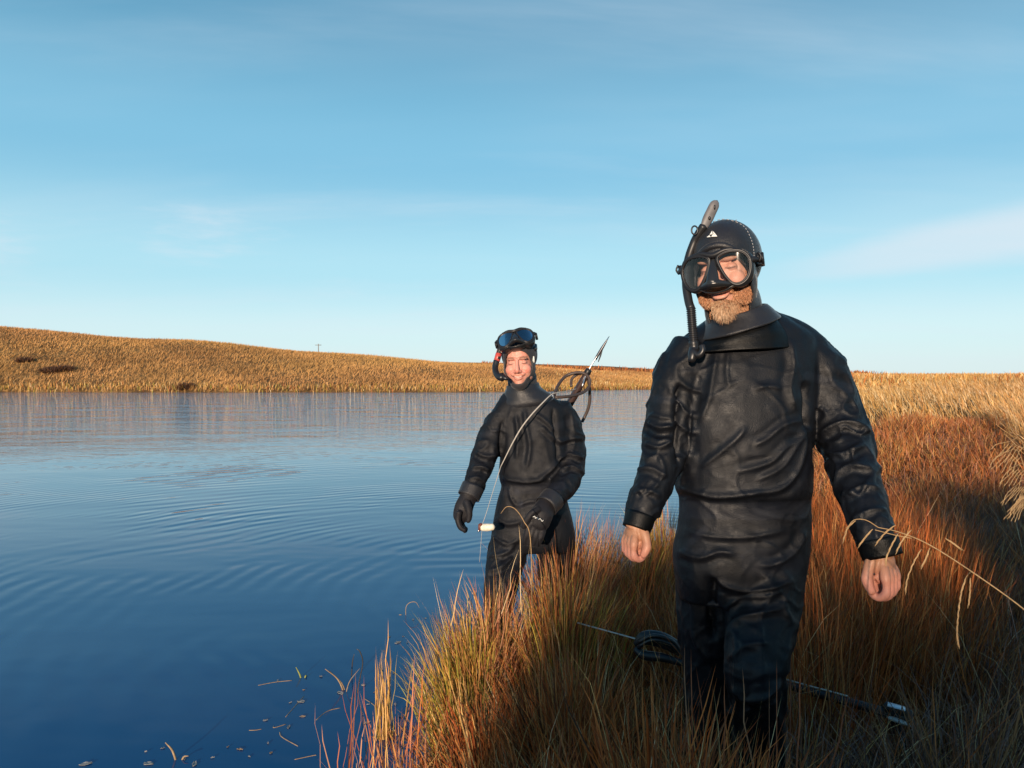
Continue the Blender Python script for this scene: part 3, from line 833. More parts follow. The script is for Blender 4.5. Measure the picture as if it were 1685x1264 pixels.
# ------------------------------------------------------------------ materials for the divers
def cloth(name, col, rough=.5, weave=900., spec=.5, sheen=.3, dirt=.25, attr=False):
    m = mat(name, col, rough, spec, sheen=sheen, noise=(14, dirt), attr=attr)
    t = m.node_tree; b = t.nodes['Principled BSDF']
    tc = t.nodes.new('ShaderNodeTexCoord')
    n1 = t.nodes.new('ShaderNodeTexNoise'); n1.inputs['Scale'].default_value = weave; n1.inputs['Detail'].default_value = 2
    n2 = t.nodes.new('ShaderNodeTexNoise'); n2.inputs['Scale'].default_value = 34; n2.inputs['Detail'].default_value = 7; n2.inputs['Roughness'].default_value = .6
    t.links.new(tc.outputs['Object'], n1.inputs['Vector']); t.links.new(tc.outputs['Object'], n2.inputs['Vector'])
    b1 = t.nodes.new('ShaderNodeBump'); b1.inputs['Strength'].default_value = .6; b1.inputs['Distance'].default_value = .0016
    b2 = t.nodes.new('ShaderNodeBump'); b2.inputs['Strength'].default_value = .1; b2.inputs['Distance'].default_value = .002
    t.links.new(n2.outputs['Fac'], b2.inputs['Height']); t.links.new(n1.outputs['Fac'], b1.inputs['Height'])
    t.links.new(b2.outputs[0], b1.inputs['Normal']); t.links.new(b1.outputs[0], b.inputs['Normal'])
    mr = t.nodes.new('ShaderNodeMapRange'); mr.inputs['From Min'].default_value = .35; mr.inputs['From Max'].default_value = .65
    mr.inputs['To Min'].default_value = rough - .10; mr.inputs['To Max'].default_value = rough + .12
    t.links.new(n2.outputs['Fac'], mr.inputs['Value']); t.links.new(mr.outputs[0], b.inputs['Roughness'])
    return m
SUIT = cloth('black_drysuit_cloth', (.0055, .0068, .0100), .50, spec=.26, sheen=.0, attr=True, weave=380.)
SUIT2 = cloth('dark_drysuit_cloth', (.0085, .009, .012), .54, spec=.26, sheen=.0, attr=True)
TAPE = cloth('seam_tape', (.015, .015, .018), .42, spec=.4, sheen=.05)
NEO = cloth('smooth_neoprene', (.015, .0155, .019), .40, weave=500, spec=.38, sheen=.06, dirt=.15)
NEO2 = cloth('grey_neoprene', (.030, .029, .033), .58, weave=600, spec=.35, sheen=.15, dirt=.15)
NEO3 = cloth('glove_neoprene', (.009, .0085, .011), .6, weave=600, spec=.3, sheen=.05, dirt=.2)
RUB = mat('black_rubber', (.012, .012, .014), .38, .5)
SIL = mat('black_silicone', (.016, .017, .019), .30, .5, bump=(60, .15, .002))
PLA = mat('black_plastic', (.013, .013, .015), .42, .4)
GPL = mat('grey_plastic', (.12, .115, .12), .5, .5, noise=(60, .15))
THR = mat('pale_thread', (.30, .30, .31), .8, .2)
WHT = mat('white_print', (.72, .72, .68), .6, .3)
RED = mat('red_plastic', (.45, .06, .05), .4, .5)
PNK = mat('pale_band', (.75, .55, .52), .5, .5)
STEEL = mat('steel', (.55, .55, .56), .32, .5, metal=1)
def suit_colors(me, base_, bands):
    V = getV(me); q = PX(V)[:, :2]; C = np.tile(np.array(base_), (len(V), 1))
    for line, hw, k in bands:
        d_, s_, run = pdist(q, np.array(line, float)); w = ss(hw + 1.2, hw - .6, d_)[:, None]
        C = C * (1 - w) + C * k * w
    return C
def skin_mat():
    m = mat('skin', attr=True, rough=.5, spec=.4, noise=(90, .07), bump=(260, .35, .0012))
    b = m.node_tree.nodes['Principled BSDF']
    b.inputs['Subsurface Weight'].default_value = .12; b.inputs['Subsurface Radius'].default_value = (1, .35, .2); b.inputs['Subsurface Scale'].default_value = .008
    return m
SKIN = skin_mat()
def glass(name, tint, k=.12):
    m = bpy.data.materials.new(name); m.use_nodes = True; t = m.node_tree; t.nodes.clear()
    o = t.nodes.new('ShaderNodeOutputMaterial'); a = t.nodes.new('ShaderNodeBsdfTransparent'); a.inputs[0].default_value = (*tint, 1)
    g_ = t.nodes.new('ShaderNodeBsdfGlossy'); g_.inputs['Roughness'].default_value = .03
    f = t.nodes.new('ShaderNodeFresnel'); f.inputs[0].default_value = 1.45
    mp_ = t.nodes.new('ShaderNodeMath'); mp_.operation = 'MULTIPLY_ADD'; mp_.inputs[1].default_value = 1.0; mp_.inputs[2].default_value = k
    t.links.new(f.outputs[0], mp_.inputs[0])
    x = t.nodes.new('ShaderNodeMixShader'); t.links.new(mp_.outputs[0], x.inputs[0]); t.links.new(a.outputs[0], x.inputs[1]); t.links.new(g_.outputs[0], x.inputs[2])
    t.links.new(x.outputs[0], o.inputs[0]); return m
GLASS = glass('mask_glass', (.95, .95, .95), .0)
GLASSB = glass('blue_tinted_glass', (.25, .42, .60), .10)

def pr(px, d): return px / F * d      # pixels to metres at depth d
def limb(pts, flat=1.0, n=20, sub=4):
    """pts: (px, py, depth, radius px)"""
    return sweep([P(a, b_, d) for a, b_, d, r in pts], [pr(r, d) for a, b_, d, r in pts], n, sub, ref=(0, 1, 0), flat=flat)
def torso(secs, n=40):
    """secs: (py, left px, right px, depth, half depth m)"""
    S = catmull(np.array(secs, float), 4); V = []; a = np.linspace(0, 2 * np.pi, n, endpoint=False)
    for py, l, r, d, hd in S:
        c = P((l + r) / 2, py, d); w = pr((r - l) / 2, d)
        ca, sa = np.cos(a), np.sin(a)
        V.append(np.stack([c[0] + w * np.sign(ca) * np.abs(ca) ** .85, c[1] - hd * np.sign(sa) * np.abs(sa) ** .85, np.full(n, c[2])], 1))
    m_ = len(S); V = np.vstack(V)
    Fc = [(i * n + j, i * n + (j + 1) % n, (i + 1) * n + (j + 1) % n, (i + 1) * n + j) for i in range(m_ - 1) for j in range(n)]
    Fc += [tuple(range(n)), tuple((m_ - 1) * n + j for j in range(n))]
    return V, Fc
def fist(w, side, s=1.0, loose=0., sh=0., zs=1., turn=36):
    """loosely closed hand hanging from wrist point w, thumb side turned to the viewer and the knuckle row slanting away; side +1: thumb at the viewer's right"""
    ax = unit(np.array((w[0], w[1], 0)))      # away from the camera
    right = np.array((ax[1], -ax[0], 0)); to = -ax
    a = rad(turn) * side; R_ = right * math.cos(a) - to * math.sin(a) ; T_ = to * math.cos(a) + right * math.sin(a)
    right, to = R_, T_
    rt0 = np.array((ax[1], -ax[0], 0))
    def L3(x, y, z): return np.asarray(w) + s * (x * side * right + y * to + np.array((0, 0, z * zs))) + rt0 * sh * min(1, max(0, -z / .05))
    M = np.stack([right, to, (0, 0, 1.)], 1)
    B = [sweep([L3(0, 0, .02), L3(0, 0, .0), L3(-.004, .0, -.02)], [.020 * s, .024 * s, .026 * s], 14, 3, ref=to, flat=1.0),
         ball(L3(-.008, -.002, -.040), np.array((.0155, .034, .034 * zs)) * s, M), ball(L3(.004, .016, -.036), np.array((.015, .017, .026 * zs)) * s, M), ball(L3(.003, .000, -.066), np.array((.012, .028, .020)) * s, M)]
    for k, (y, ln) in enumerate([(.031, .97), (.0105, 1.06), (-.0100, 1.0), (-.0285, .84)]):
        r = [.0094, .0094, .0090, .0082][k]; lo = loose
        pts = [L3(-.012, y * .75, -.040), L3(-.017, y, -.062), L3(-.0185 - .003 * lo, y, -.064 - .019 * ln), L3(-.0155 - .003 * lo, y, -.064 - .040 * ln), L3(.000, y, -.070 - .0445 * ln),
               L3(.011 + .006 * lo, y, -.066 - .036 * ln), L3(.013 + .008 * lo, y, -.058 - .024 * ln), L3(.007 + .012 * lo, y, -.054 - .010 * ln)]
        B.append(sweep(pts, np.array([r, r * 1.22, r * .95, r * 1.14, r * .93, r * 1.05, r * .92, r * .72]) * s, 12, 4, ref=to))
    B.append(sweep([L3(.004, .012, -.010), L3(.013, .030, -.032), L3(.016 + .005 * loose, .040, -.054), L3(.015 + .008 * loose, .044, -.070), L3(.010 + .008 * loose, .044, -.086), L3(.004 + .006 * loose, .041, -.101)],
                   np.array([.014, .0145, .0120, .0128, .0112, .0085]) * s, 12, 4, ref=to))
    return B
def hand_colors(C, V, w, s=1.):
    d_ = V - np.asarray(w); k = (np.linalg.norm(d_, axis=1) < .16)
    red = np.array((.60, .25, .19)); f = ss(-.02, -.09, d_[:, 2])[:, None] * .75
    C[k] = (C * (1 - f) + red * f)[k]

# ------------------------------------------------------------------ front diver
HD = 2.03
HA = Head(P(1195, 446, HD), 15, 1.5, 5)
base = P(1215, 620, 2.10); gz = float(ground(np.array([base[0]]), np.array([base[1]]))[0])
DA = thing('person', 'bearded bare handed man in black drysuit and diving mask, standing closest on the grassy bank', 'person', (base[0], base[1], gz), None)
WL, WR = P(1047, 860, 1.95), P(1449, 902, 1.80)
armL = [(1146, 578, 2.09, 44), (1117, 625, 2.08, 43), (1102, 690, 2.06, 40), (1089, 755, 2.03, 36), (1068, 812, 1.99, 31), (1049, 864, 1.96, 25)]
armR = [(1306, 574, 2.12, 42), (1343, 615, 2.12, 49), (1367, 675, 2.10, 47), (1391, 728, 2.04, 43), (1412, 800, 1.93, 38), (1434, 865, 1.84, 32), (1450, 906, 1.80, 29)]
core = [sweep([P(1210, 540, 2.09), P(1218, 700, 2.1), P(1218, 900, 2.1)], [.055, .07, .07], 20, 4)]
for A_, w_ in ((armL, WL), (armR, WR)):
    pts = [P(a, b_, d) for a, b_, d, r in A_[:-1]] + [w_ + np.array((0, 0, .0))]
    core.append(sweep(pts, [.036, .033, .030, .026, .024] + ([.023, .024] if len(pts) > 6 else [.024]), 14, 3))
core += [limb([(1235, 890, 2.10, 26), (1254, 1000, 2.05, 26), (1244, 1100, 1.97, 24), (1247, 1170, 2.02, 22), (1250, 1290, 2.1, 20), (1252, 1400, 2.15, 18)]), limb([(1195, 890, 2.11, 26), (1166, 1030, 2.15, 24), (1170, 1130, 2.17, 22), (1172, 1390, 2.22, 18)])]
me = fuse(head_parts(HA, .5) + core + fist(WL, 1, .93, .0, -.004, .84, 26) + fist(WR, -1, 1.02, .5, .006, .96, 22), .0024, 2, .5)
V = getV(me); C = face_colors(V, HA, .85, .5, .7); hand_colors(C, V, WL); hand_colors(C, V, WR)
obj_of('body', me, SKIN, DA, C)
# drysuit
legR = [(1258, 915, 2.09, 66), (1252, 1010, 2.03, 60), (1243, 1100, 1.95, 49), (1247, 1160, 2.0, 44), (1250, 1290, 2.1, 36), (1255, 1400, 2.15, 34)]
legL = [(1168, 915, 2.12, 55), (1165, 1030, 2.14, 50), (1170, 1130, 2.16, 45), (1172, 1280, 2.2, 36), (1175, 1390, 2.22, 34)]
TR = [(505, 1195, 1262, 2.11, .05), (528, 1160, 1300, 2.11, .075), (552, 1132, 1335, 2.11, .095), (585, 1118, 1342, 2.11, .118), (630, 1112, 1338, 2.10, .130), (690, 1112, 1334, 2.09, .138),
      (750, 1112, 1331, 2.09, .145), (792, 1112, 1331, 2.09, .146), (808, 1114, 1330, 2.09, .140), (822, 1119, 1329, 2.10, .124), (860, 1118, 1330, 2.10, .122), (905, 1109, 1327, 2.10, .128),
      (945, 1111, 1320, 2.10, .126), (985, 1118, 1312, 2.10, .105)]
foot = lambda px, d: sweep([P(px, 1385, d), P(px - 2, 1425, d) + np.array((0, .02, 0)), P(px - 12, 1440, d) + np.array((0, -.08, .0)), P(px - 22, 1440, d) + np.array((0, -.2, 0))], [.05, .05, .045, .035], 14, 4, ref=(0, 0, 1))
sp_ = [torso(TR), limb([(1215, 536, 2.11, 32), (1272, 547, 2.12, 34), (1314, 570, 2.12, 38), (1338, 606, 2.12, 44)]), limb([(1200, 553, 2.11, 32), (1162, 568, 2.10, 34), (1137, 594, 2.09, 38)]), sweep([P(1434, 868, 1.845), P(1452, 905, 1.805)], pr(29, 1.8), 20, 2), sweep([P(1055, 845, 1.965), P(1049, 862, 1.955)], pr(22, 1.95), 20, 2), limb(armL), limb(armR), limb(legR, .95), limb(legL, .95), foot(1258, 2.12), foot(1178, 2.22)]
me = fuse(sp_, .0048, 7, .5)
limb_wrinkles(me, [P(a, b_, d) for a, b_, d, r in armL], .10, .0048, 13, 1.3)
limb_wrinkles(me, [P(a, b_, d) for a, b_, d, r in armR], .105, .0052, 12, 5.1)
limb_wrinkles(me, [P(a, b_, d) for a, b_, d, r in legR], .12, .005, 8, 9.1)
limb_wrinkles(me, [P(a, b_, d) for a, b_, d, r in legL], .10, .005, 9, 4.4)
V = getV(me); Nn = getN(me); q = PX(V)
tor = ss(1105, 1130, q[:, 0]) * ss(1345, 1320, q[:, 0]) * ss(560, 600, q[:, 1])
V += Nn * (tor * (.0030 * nz(V, 6, 2., (1, 1, .7)) + .0022 * np.exp(-(nz(V, 7, 8., (1, 1, 1.5)) / .07) ** 2) + .0010 * np.exp(-(nz(V, 13, 4., (.7, 1, 1.3)) / .08) ** 2)))[:, None]
setV(me, V)
folds(me, [
    ([(1110, 798), (1140, 808), (1180, 816), (1235, 812), (1258, 806)], 0.0115, 7.6, .7),
    ([(1225, 812), (1280, 806), (1308, 782), (1322, 745), (1326, 700)], 0.0079, 6.8, .6),
    ([(1330, 700), (1308, 738), (1285, 770), (1240, 793)], 0.0058, 6.0, .5),
    ([(1228, 695), (1218, 716), (1185, 745), (1150, 772)], 0.0055, 8, .4),
    ([(1290, 640), (1262, 636), (1236, 642)], 0.0045, 8, .4),
    ([(1325, 690), (1290, 700), (1262, 722), (1236, 735)], 0.0058, 6.8, .5),
    ([(1320, 720), (1296, 735), (1270, 760), (1240, 770), (1205, 778)], 0.0050, 6.8, .5),
    ([(1182, 572), (1174, 615), (1166, 660), (1150, 700)], 0.0065, 9.3, .4),
    ([(1200, 575), (1196, 610), (1200, 640)], 0.0043, 6.8, .4),
    ([(1130, 640), (1142, 690), (1136, 740), (1124, 775)], 0.0043, 7.6, .4),
    ([(1120, 625), (1115, 660), (1116, 700), (1117, 770)], -.020, 8, 0),
    ([(1322, 625), (1330, 655), (1330, 685), (1336, 712)], -.022, 8, 0),
    ([(1300, 555), (1306, 600), (1300, 640), (1312, 680)], 0.0072, 7.6, .4),
    ([(1345, 720), (1370, 702), (1400, 696), (1436, 712)], 0.0115, 7.6, .7),
    ([(1350, 742), (1385, 748), (1425, 730)], 0.0086, 6.8, .6),
    ([(1372, 782), (1400, 766), (1440, 772)], 0.0072, 6.8, .6),
    ([(1385, 822), (1420, 800), (1452, 806)], 0.0065, 6.8, .5),
    ([(1398, 858), (1430, 840), (1462, 838)], 0.0050, 6.0, .5),
    ([(1065, 692), (1085, 704), (1112, 700)], 0.0101, 6.8, .7),
    ([(1058, 728), (1085, 736), (1108, 724)], 0.0072, 6.0, .5),
    ([(1045, 775), (1070, 770), (1100, 786)], 0.0072, 6.0, .5),
    ([(1038, 815), (1062, 806), (1090, 818)], 0.0050, 5.1, .5),
    ([(1118, 868), (1165, 882), (1230, 884), (1300, 872)], 0.0050, 6.8, .5),
    ([(1112, 905), (1150, 918), (1185, 908), (1215, 914)], 0.0065, 6.8, .5),
    ([(1328, 868), (1310, 905), (1276, 928), (1240, 930)], 0.0072, 7.6, .5),
    ([(1165, 935), (1185, 960), (1225, 972), (1270, 968), (1312, 952)], 0.0079, 7.6, .6),
    ([(1176, 945), (1172, 1000), (1176, 1060)], -.024, 13, 0),
    ([(1188, 1010), (1215, 985), (1262, 982), (1300, 968)], 0.0072, 7.6, .5),
    ([(1190, 1055), (1212, 1020), (1255, 1008), (1295, 1000)], 0.0065, 7.6, .5),
    ([(1200, 1128), (1225, 1150), (1262, 1146), (1288, 1115)], 0.0101, 8.5, .6),
    ([(1195, 1090), (1228, 1062), (1270, 1058)], 0.0058, 8.5, .4),
], 600)
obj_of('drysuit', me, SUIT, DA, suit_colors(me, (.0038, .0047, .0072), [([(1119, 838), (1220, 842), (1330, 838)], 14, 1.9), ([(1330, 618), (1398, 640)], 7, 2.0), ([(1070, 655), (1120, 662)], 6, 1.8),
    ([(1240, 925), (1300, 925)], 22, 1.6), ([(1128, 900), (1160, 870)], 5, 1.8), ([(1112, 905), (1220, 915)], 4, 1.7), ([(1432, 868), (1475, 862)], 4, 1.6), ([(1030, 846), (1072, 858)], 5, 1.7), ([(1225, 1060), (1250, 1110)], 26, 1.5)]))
# seam tape bands: thin raised strips wrapped round the sleeves and the waist
def band(name, pts, r, wpx, d, m, parent, flat):
    return None
# collar and cuffs
def funnel(name, rings, m, parent, thick=.006, n=48, sub=4, label=None):
    """rings: (centre, rx, ry, right-side lift) from top to bottom"""
    A = []
    for c, rx, ry, lift in rings: A.append([*c, rx, ry, lift])
    A = catmull(np.array(A, float), sub); a = np.linspace(0, 2 * np.pi, n, endpoint=False); V = []
    for x, y, z, rx, ry, lf in A:
        V.append(np.stack([x + rx * np.cos(a), y - ry * np.sin(a), z + lf * np.cos(a) - .25 * abs(lf) * np.sin(a)], 1))
    V = np.vstack(V); Fc = [(i * n + j, i * n + (j + 1) % n, (i + 1) * n + (j + 1) % n, (i + 1) * n + j) for i in range(len(A) - 1) for j in range(n)]
    me = bpy.data.meshes.new('tmp'); me.from_pydata([tuple(v) for v in V], [], Fc); fix_normals(me)
    me = bake(me, [('SOLIDIFY', dict(thickness=thick, offset=0, use_rim=True)), ('SUBSURF', dict(levels=1))])
    V = getV(me); Nn = getN(me); V += Nn * (.003 * nz(V, 14, 3., (1, 1, 2.2)))[:, None]; setV(me, V)
    o = obj_of(name, me, m, parent)
    if label: o['label'] = label
    return o
funnel('collar', [(P(1212, 513, 2.07), .076, .082, .022), (P(1214, 526, 2.07), .091, .094, .027), (P(1216, 541, 2.07), .108, .107, .033)], NEO, DA, .006, sub=6)
funnel('collar_base', [(P(1214, 538, 2.08), .094, .096, .028), (P(1214, 553, 2.08), .116, .110, .022), (P(1214, 565, 2.09), .135, .122, .016), (P(1214, 577, 2.09), .150, .126, .008)], SUIT, DA, .006)
def cuff(p0, p1, r0, r1, m, parent):
    V, Fc = sweep([p0, (p0 + p1) / 2, p1], [r0, (r0 + r1) / 2, r1], 28, 3, cap=False)
    me = bpy.data.meshes.new('tmp'); me.from_pydata([tuple(v) for v in V], [], Fc); fix_normals(me)
    me = bake(me, [('SOLIDIFY', dict(thickness=.005, offset=0, use_rim=True))])
    return obj_of('cuff', me, m, parent)
cuff(P(1055, 846, 1.96), P(1047, 871, 1.95), pr(23, 1.96), pr(22, 1.95), SUIT, DA)
cuff(P(1442, 885, 1.81), P(1452, 916, 1.80), pr(32, 1.81), pr(30, 1.8), SUIT, DA)
# hood
def openA(p):
    p = (p + 90) % 360 - 90
    up = max(0, math.sin(rad(p))); dn = max(0, -math.sin(rad(p)))
    return 51 - 24 * up + 42 * dn ** 2.2
HOODM = NEO
hood(HA, openA, NEO, DA, .006, .010, label='black hood with a smooth brow panel')
# stitched seams on the hood
def on_hood(pl, off=.0175): return [HA(hsurf(a, b_, off)[0]) for a, b_ in pl]
seamp = [on_hood([(8, 66), (25, 70), (45, 74), (65, 80), (90, 83), (115, 80), (135, 74), (155, 70), (172, 66)]), on_hood([(72, 81), (76, 95), (82, 110), (86, 125)]), on_hood([(-10, 70), (-22, 76), (-34, 84), (-46, 92)])]
dash = []
for sp__ in seamp:
    Cc = catmull(sp__, 10)
    for i in range(0, len(Cc) - 1, 2): dash.append(sweep([Cc[i], Cc[i + 1]], .0010, 5, 1))
o = part('seam_stitching', dash, THR, DA)
o['kind'] = 'stuff'
# brim fold of the brow panel
part('hood_brim', [sweep(on_hood([(15, 48), (30, 46), (50, 40), (70, 37), (90, 36), (110, 37), (130, 40), (150, 46), (165, 48)], .014), [.002, .005, .008, .010, .010, .010, .008, .005, .002], 10, 4)], NEO, DA)
def hood_logo():
    c = HA(hsurf(93, 50, .0192)[0]); e1 = HA(hsurf(83, 50, .0192)[0]); e2 = HA(hsurf(93, 60, .0192)[0])
    u = unit(e1 - c); v = unit(e2 - c); n_ = unit(np.cross(u, v))
    if n_.dot(HA.F) < 0: n_ = -n_
    def tri(pts, o_): 
        k = len(pts); A = [c + u * a + v * b_ + n_ * o_ for a, b_ in pts]; Bt = [p - n_ * .0012 for p in A]
        return np.array(A + Bt), [tuple(range(k)), tuple(range(2 * k - 1, k - 1, -1))] + [(i, (i + 1) % k, k + (i + 1) % k, k + i) for i in range(k)]
    return [tri([(-.014, -.009), (-.004, -.0095), (-.0075, -.003)], .0), tri([(-.002, -.0095), (.013, -.011), (.009, -.003), (.001, -.001)], .0),
            tri([(-.007, -.001), (.0005, .0005), (-.0015, .013)], .0), tri([(.0022, .0008), (.0085, -.0015), (.0008, .011)], .0)]
part('hood_emblem', hood_logo(), WHT, DA, smooth=False, label='small pale triangular emblem on the brow')
# beard: short strands rooted on jaw, chin and lip
def strands(H, n, m, parent):
    me = next(c.data for c in parent.children if c.name.startswith('body')); V = getV(me) + np.array(parent.location); Nn = getN(me)
    q = H.inv(V); x, y, z = q.T; ax = np.abs(x)
    reg = ((z < -.050) & (ax > .027) | (z < -.083) | ((z < -.049) & (z > -.060) & (y > .05) & (ax < .034))) & (y > -.012) & (z > -.135) & (ax < .085)
    reg |= (z < -.07) & (z > -.125) & (y > -.03) & (ax > .03)
    reg |= (ax > .050) & (z < -.012) & (z > -.06) & (y > -.012) & (y < .045)
    k = np.where(reg)[0]; k = k[rng.integers(0, len(k), n)]
    root = V[k] + rng.normal(0, .0012, (n, 3)); nn = Nn[k]; ql = q[k]
    chin = ss(-.07, -.115, ql[:, 2]) * ss(.042, .004, np.abs(ql[:, 0]))
    ln = (.0055 + .015 * chin) * rng.uniform(.6, 1.3, n); mous = ql[:, 2] > -.062; ln[mous & (np.abs(ql[:, 0]) < .034)] *= .75
    down = -H.U * 1.0 + H.F * .25
    d0 = nn * .9 + down * .55 + rng.normal(0, .25, (n, 3)); d0 /= np.linalg.norm(d0, axis=1)[:, None]
    d1 = nn * .2 + down + rng.normal(0, .22, (n, 3)); d1 /= np.linalg.norm(d1, axis=1)[:, None]
    side = np.cross(d0, H.F + rng.normal(0, .3, (n, 3))); side /= np.linalg.norm(side, axis=1)[:, None] + 1e-9
    wv = .00065
    a = root; b_ = root + d0 * ln[:, None] * .5; c = b_ + d1 * ln[:, None] * .6
    VV = np.stack([a - side * wv, a + side * wv, b_ + side * wv * .8, b_ - side * wv * .8, c], 1).reshape(-1, 3)
    i = np.arange(n)[:, None] * 5
    redc = np.array((.46, .21, .105)); grey = np.array((.52, .36, .23)); dark = np.array((.22, .10, .05))
    gm = .85 * ss(.062, .010, np.abs(ql[:, 0] - .0)) * ss(-.055, -.10, ql[:, 2])
    gm = np.clip(gm + rng.normal(0, .28, n), 0, 1)[:, None]
    cc = (redc * rng.uniform(.7, 1.3, (n, 1))) * (1 - gm) + grey * gm * rng.uniform(.7, 1.3, (n, 1))
    cc[rng.random(n) < .15] = dark
    o = mesh_np('beard', VV, [i + np.array([[0, 1, 2, 3]]), i + np.array([[3, 2, 4]])], m, parent, smooth=False, colors=np.repeat(cc, 5, 0))
    o['kind'] = 'stuff'; return o
HAIR = mat('beard_hair', attr=True, rough=.6, spec=.3)
strands(HA, 13000, HAIR, DA)

# ------------------------------------------------------------------ far diver
D2 = 3.70
HB = Head(P(855, 595, D2), 8, 6, 4)
base = P(878, 620, 3.78); gz2 = float(ground(np.array([base[0]]), np.array([base[1]]))[0])
DB = thing('person', 'smiling gloved man in black drysuit and hood, standing farther back at the water edge', 'person', (base[0], base[1], gz2))
armL2 = [(838, 672, 3.74, 22), (818, 702, 3.73, 23), (801, 742, 3.70, 22.5), (789, 776, 3.66, 19.5), (775, 810, 3.60, 17)]
armR2 = [(915, 672, 3.76, 25), (932, 705, 3.78, 26), (938, 745, 3.77, 26), (936, 782, 3.70, 23.5), (918, 812, 3.58, 19.5), (900, 830, 3.50, 16.5)]
core = [sweep([P(862, 650, 3.75), P(872, 740, 3.77), P(878, 880, 3.77)], [.055, .07, .07], 20, 4)]
core += [sweep([P(a, b_, d) for a, b_, d, r in armL2], .028, 12, 3), sweep([P(a, b_, d) for a, b_, d, r in armR2], .028, 12, 3)]
core += [sweep([P(772, 815, 3.6), P(764, 840, 3.58), P(764, 848, 3.575)], .018, 10, 3), sweep([P(902, 828, 3.5), P(894, 842, 3.47), P(889, 856, 3.455)], .020, 10, 3)]
core += [limb([(850, 870, 3.77, 14), (833, 925, 3.74, 13), (824, 968, 3.66, 12), (821, 1010, 3.66, 10), (822, 1090, 3.71, 9), (822, 1140, 3.75, 9)]), limb([(912, 880, 3.78, 20), (916, 990, 3.84, 17), (920, 1140, 3.9, 12)])]
me = fuse(head_parts(HB, 1.0, 1.) + core, .0032, 5, .5)
V = getV(me); C = face_colors(V, HB, .25, 1.6, 1.)
obj_of('body', me, SKIN, DB, C)
legL2 = [(842, 885, 3.76, 33), (831, 925, 3.72, 31), (824, 968, 3.64, 27), (820, 1010, 3.64, 22), (822, 1090, 3.70, 19), (822, 1140, 3.74, 18)]
legR2 = [(914, 885, 3.80, 33), (916, 940, 3.84, 30), (918, 1000, 3.87, 25), (920, 1070, 3.90, 20), (922, 1135, 3.93, 18)]
TR2 = [(636, 842, 884, 3.76, .05), (652, 824, 908, 3.76, .085), (670, 818, 932, 3.76, .11), (700, 820, 936, 3.76, .125), (740, 823, 934, 3.76, .135), (772, 821, 932, 3.76, .145),
       (788, 822, 931, 3.76, .142), (800, 825, 930, 3.77, .122), (825, 818, 934, 3.77, .122), (855, 812, 942, 3.77, .13), (885, 808, 947, 3.77, .125), (905, 812, 945, 3.77, .10)]
foot2 = lambda px, d: sweep([P(px, 1135, d), P(px, 1158, d) + np.array((0, .02, 0)), P(px - 4, 1164, d) + np.array((0, -.08, 0)), P(px - 8, 1166, d) + np.array((0, -.2, 0))], [.05, .05, .045, .035], 12, 4, ref=(0, 0, 1))
me = fuse([torso(TR2), limb(armL2), limb(armR2), limb(legL2, .95), limb(legR2, .95), foot2(822, 3.76), foot2(922, 3.94)], .0075, 6, .5)
limb_wrinkles(me, [P(a, b_, d) for a, b_, d, r in armL2], .095, .0055, 12, 2.3)
limb_wrinkles(me, [P(a, b_, d) for a, b_, d, r in armR2], .10, .006, 12, 6.2)
limb_wrinkles(me, [P(a, b_, d) for a, b_, d, r in legL2], .12, .007, 9, 3.7)
limb_wrinkles(me, [P(a, b_, d) for a, b_, d, r in legR2], .11, .006, 9, 8.8)
V = getV(me); Nn = getN(me); q = PX(V)
tor = ss(815, 830, q[:, 0]) * ss(935, 918, q[:, 0]) * ss(660, 680, q[:, 1])
V += Nn * (tor * (.004 * nz(V, 7, 5.) + .0035 * np.exp(-(nz(V, 7, 3., (1, 1, .7)) / .07) ** 2)))[:, None]
setV(me, V)
folds(me, [
    ([(824, 784), (845, 790), (875, 792), (905, 786)], .016, 5, .7), ([(882, 790), (905, 775), (925, 750)], .012, 4.5, .5),
    ([(862, 668), (866, 700), (872, 735), (866, 775)], .012, 5, .6), ([(848, 680), (853, 715), (850, 760)], .011, 5, .6),
    ([(880, 680), (900, 695), (915, 712)], .010, 4, .5), ([(890, 700), (910, 720), (925, 728)], .009, 4, .5),
    ([(910, 668), (912, 700), (918, 740), (916, 770)], -.016, 4, 0), ([(826, 690), (824, 720), (823, 750)], -.014, 4, 0),
    ([(915, 756), (938, 748), (962, 756)], .014, 4.5, .7), ([(916, 778), (940, 768), (960, 778)], .012, 4, .6), ([(915, 730), (940, 722), (962, 722)], .010, 4, .5),
    ([(782, 742), (800, 752), (820, 748)], .012, 4.5, .6), ([(775, 770), (792, 768), (808, 776)], .010, 4, .6), ([(770, 790), (785, 786), (800, 796)], .008, 4, .5),
    ([(838, 800), (842, 820), (852, 836)], .010, 4, .6), ([(850, 834), (868, 826), (885, 824)], .008, 4, .5),
    ([(815, 850), (835, 862), (860, 858)], .010, 5, .5), ([(808, 880), (835, 895), (858, 885)], .010, 5, .6), ([(803, 915), (828, 912), (850, 895)], .010, 5, .6),
    ([(800, 940), (822, 935), (845, 915)], .010, 5, .6), ([(878, 850), (876, 900)], -.02, 7, 0)], 340)
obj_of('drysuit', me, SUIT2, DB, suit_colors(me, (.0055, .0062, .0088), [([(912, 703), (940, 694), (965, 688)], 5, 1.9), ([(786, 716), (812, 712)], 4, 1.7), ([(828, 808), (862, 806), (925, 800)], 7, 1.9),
    ([(850, 808), (858, 832)], 3.5, 1.8), ([(856, 832), (884, 828)], 4, 1.8), ([(806, 912), (840, 905)], 4, 1.5)]))
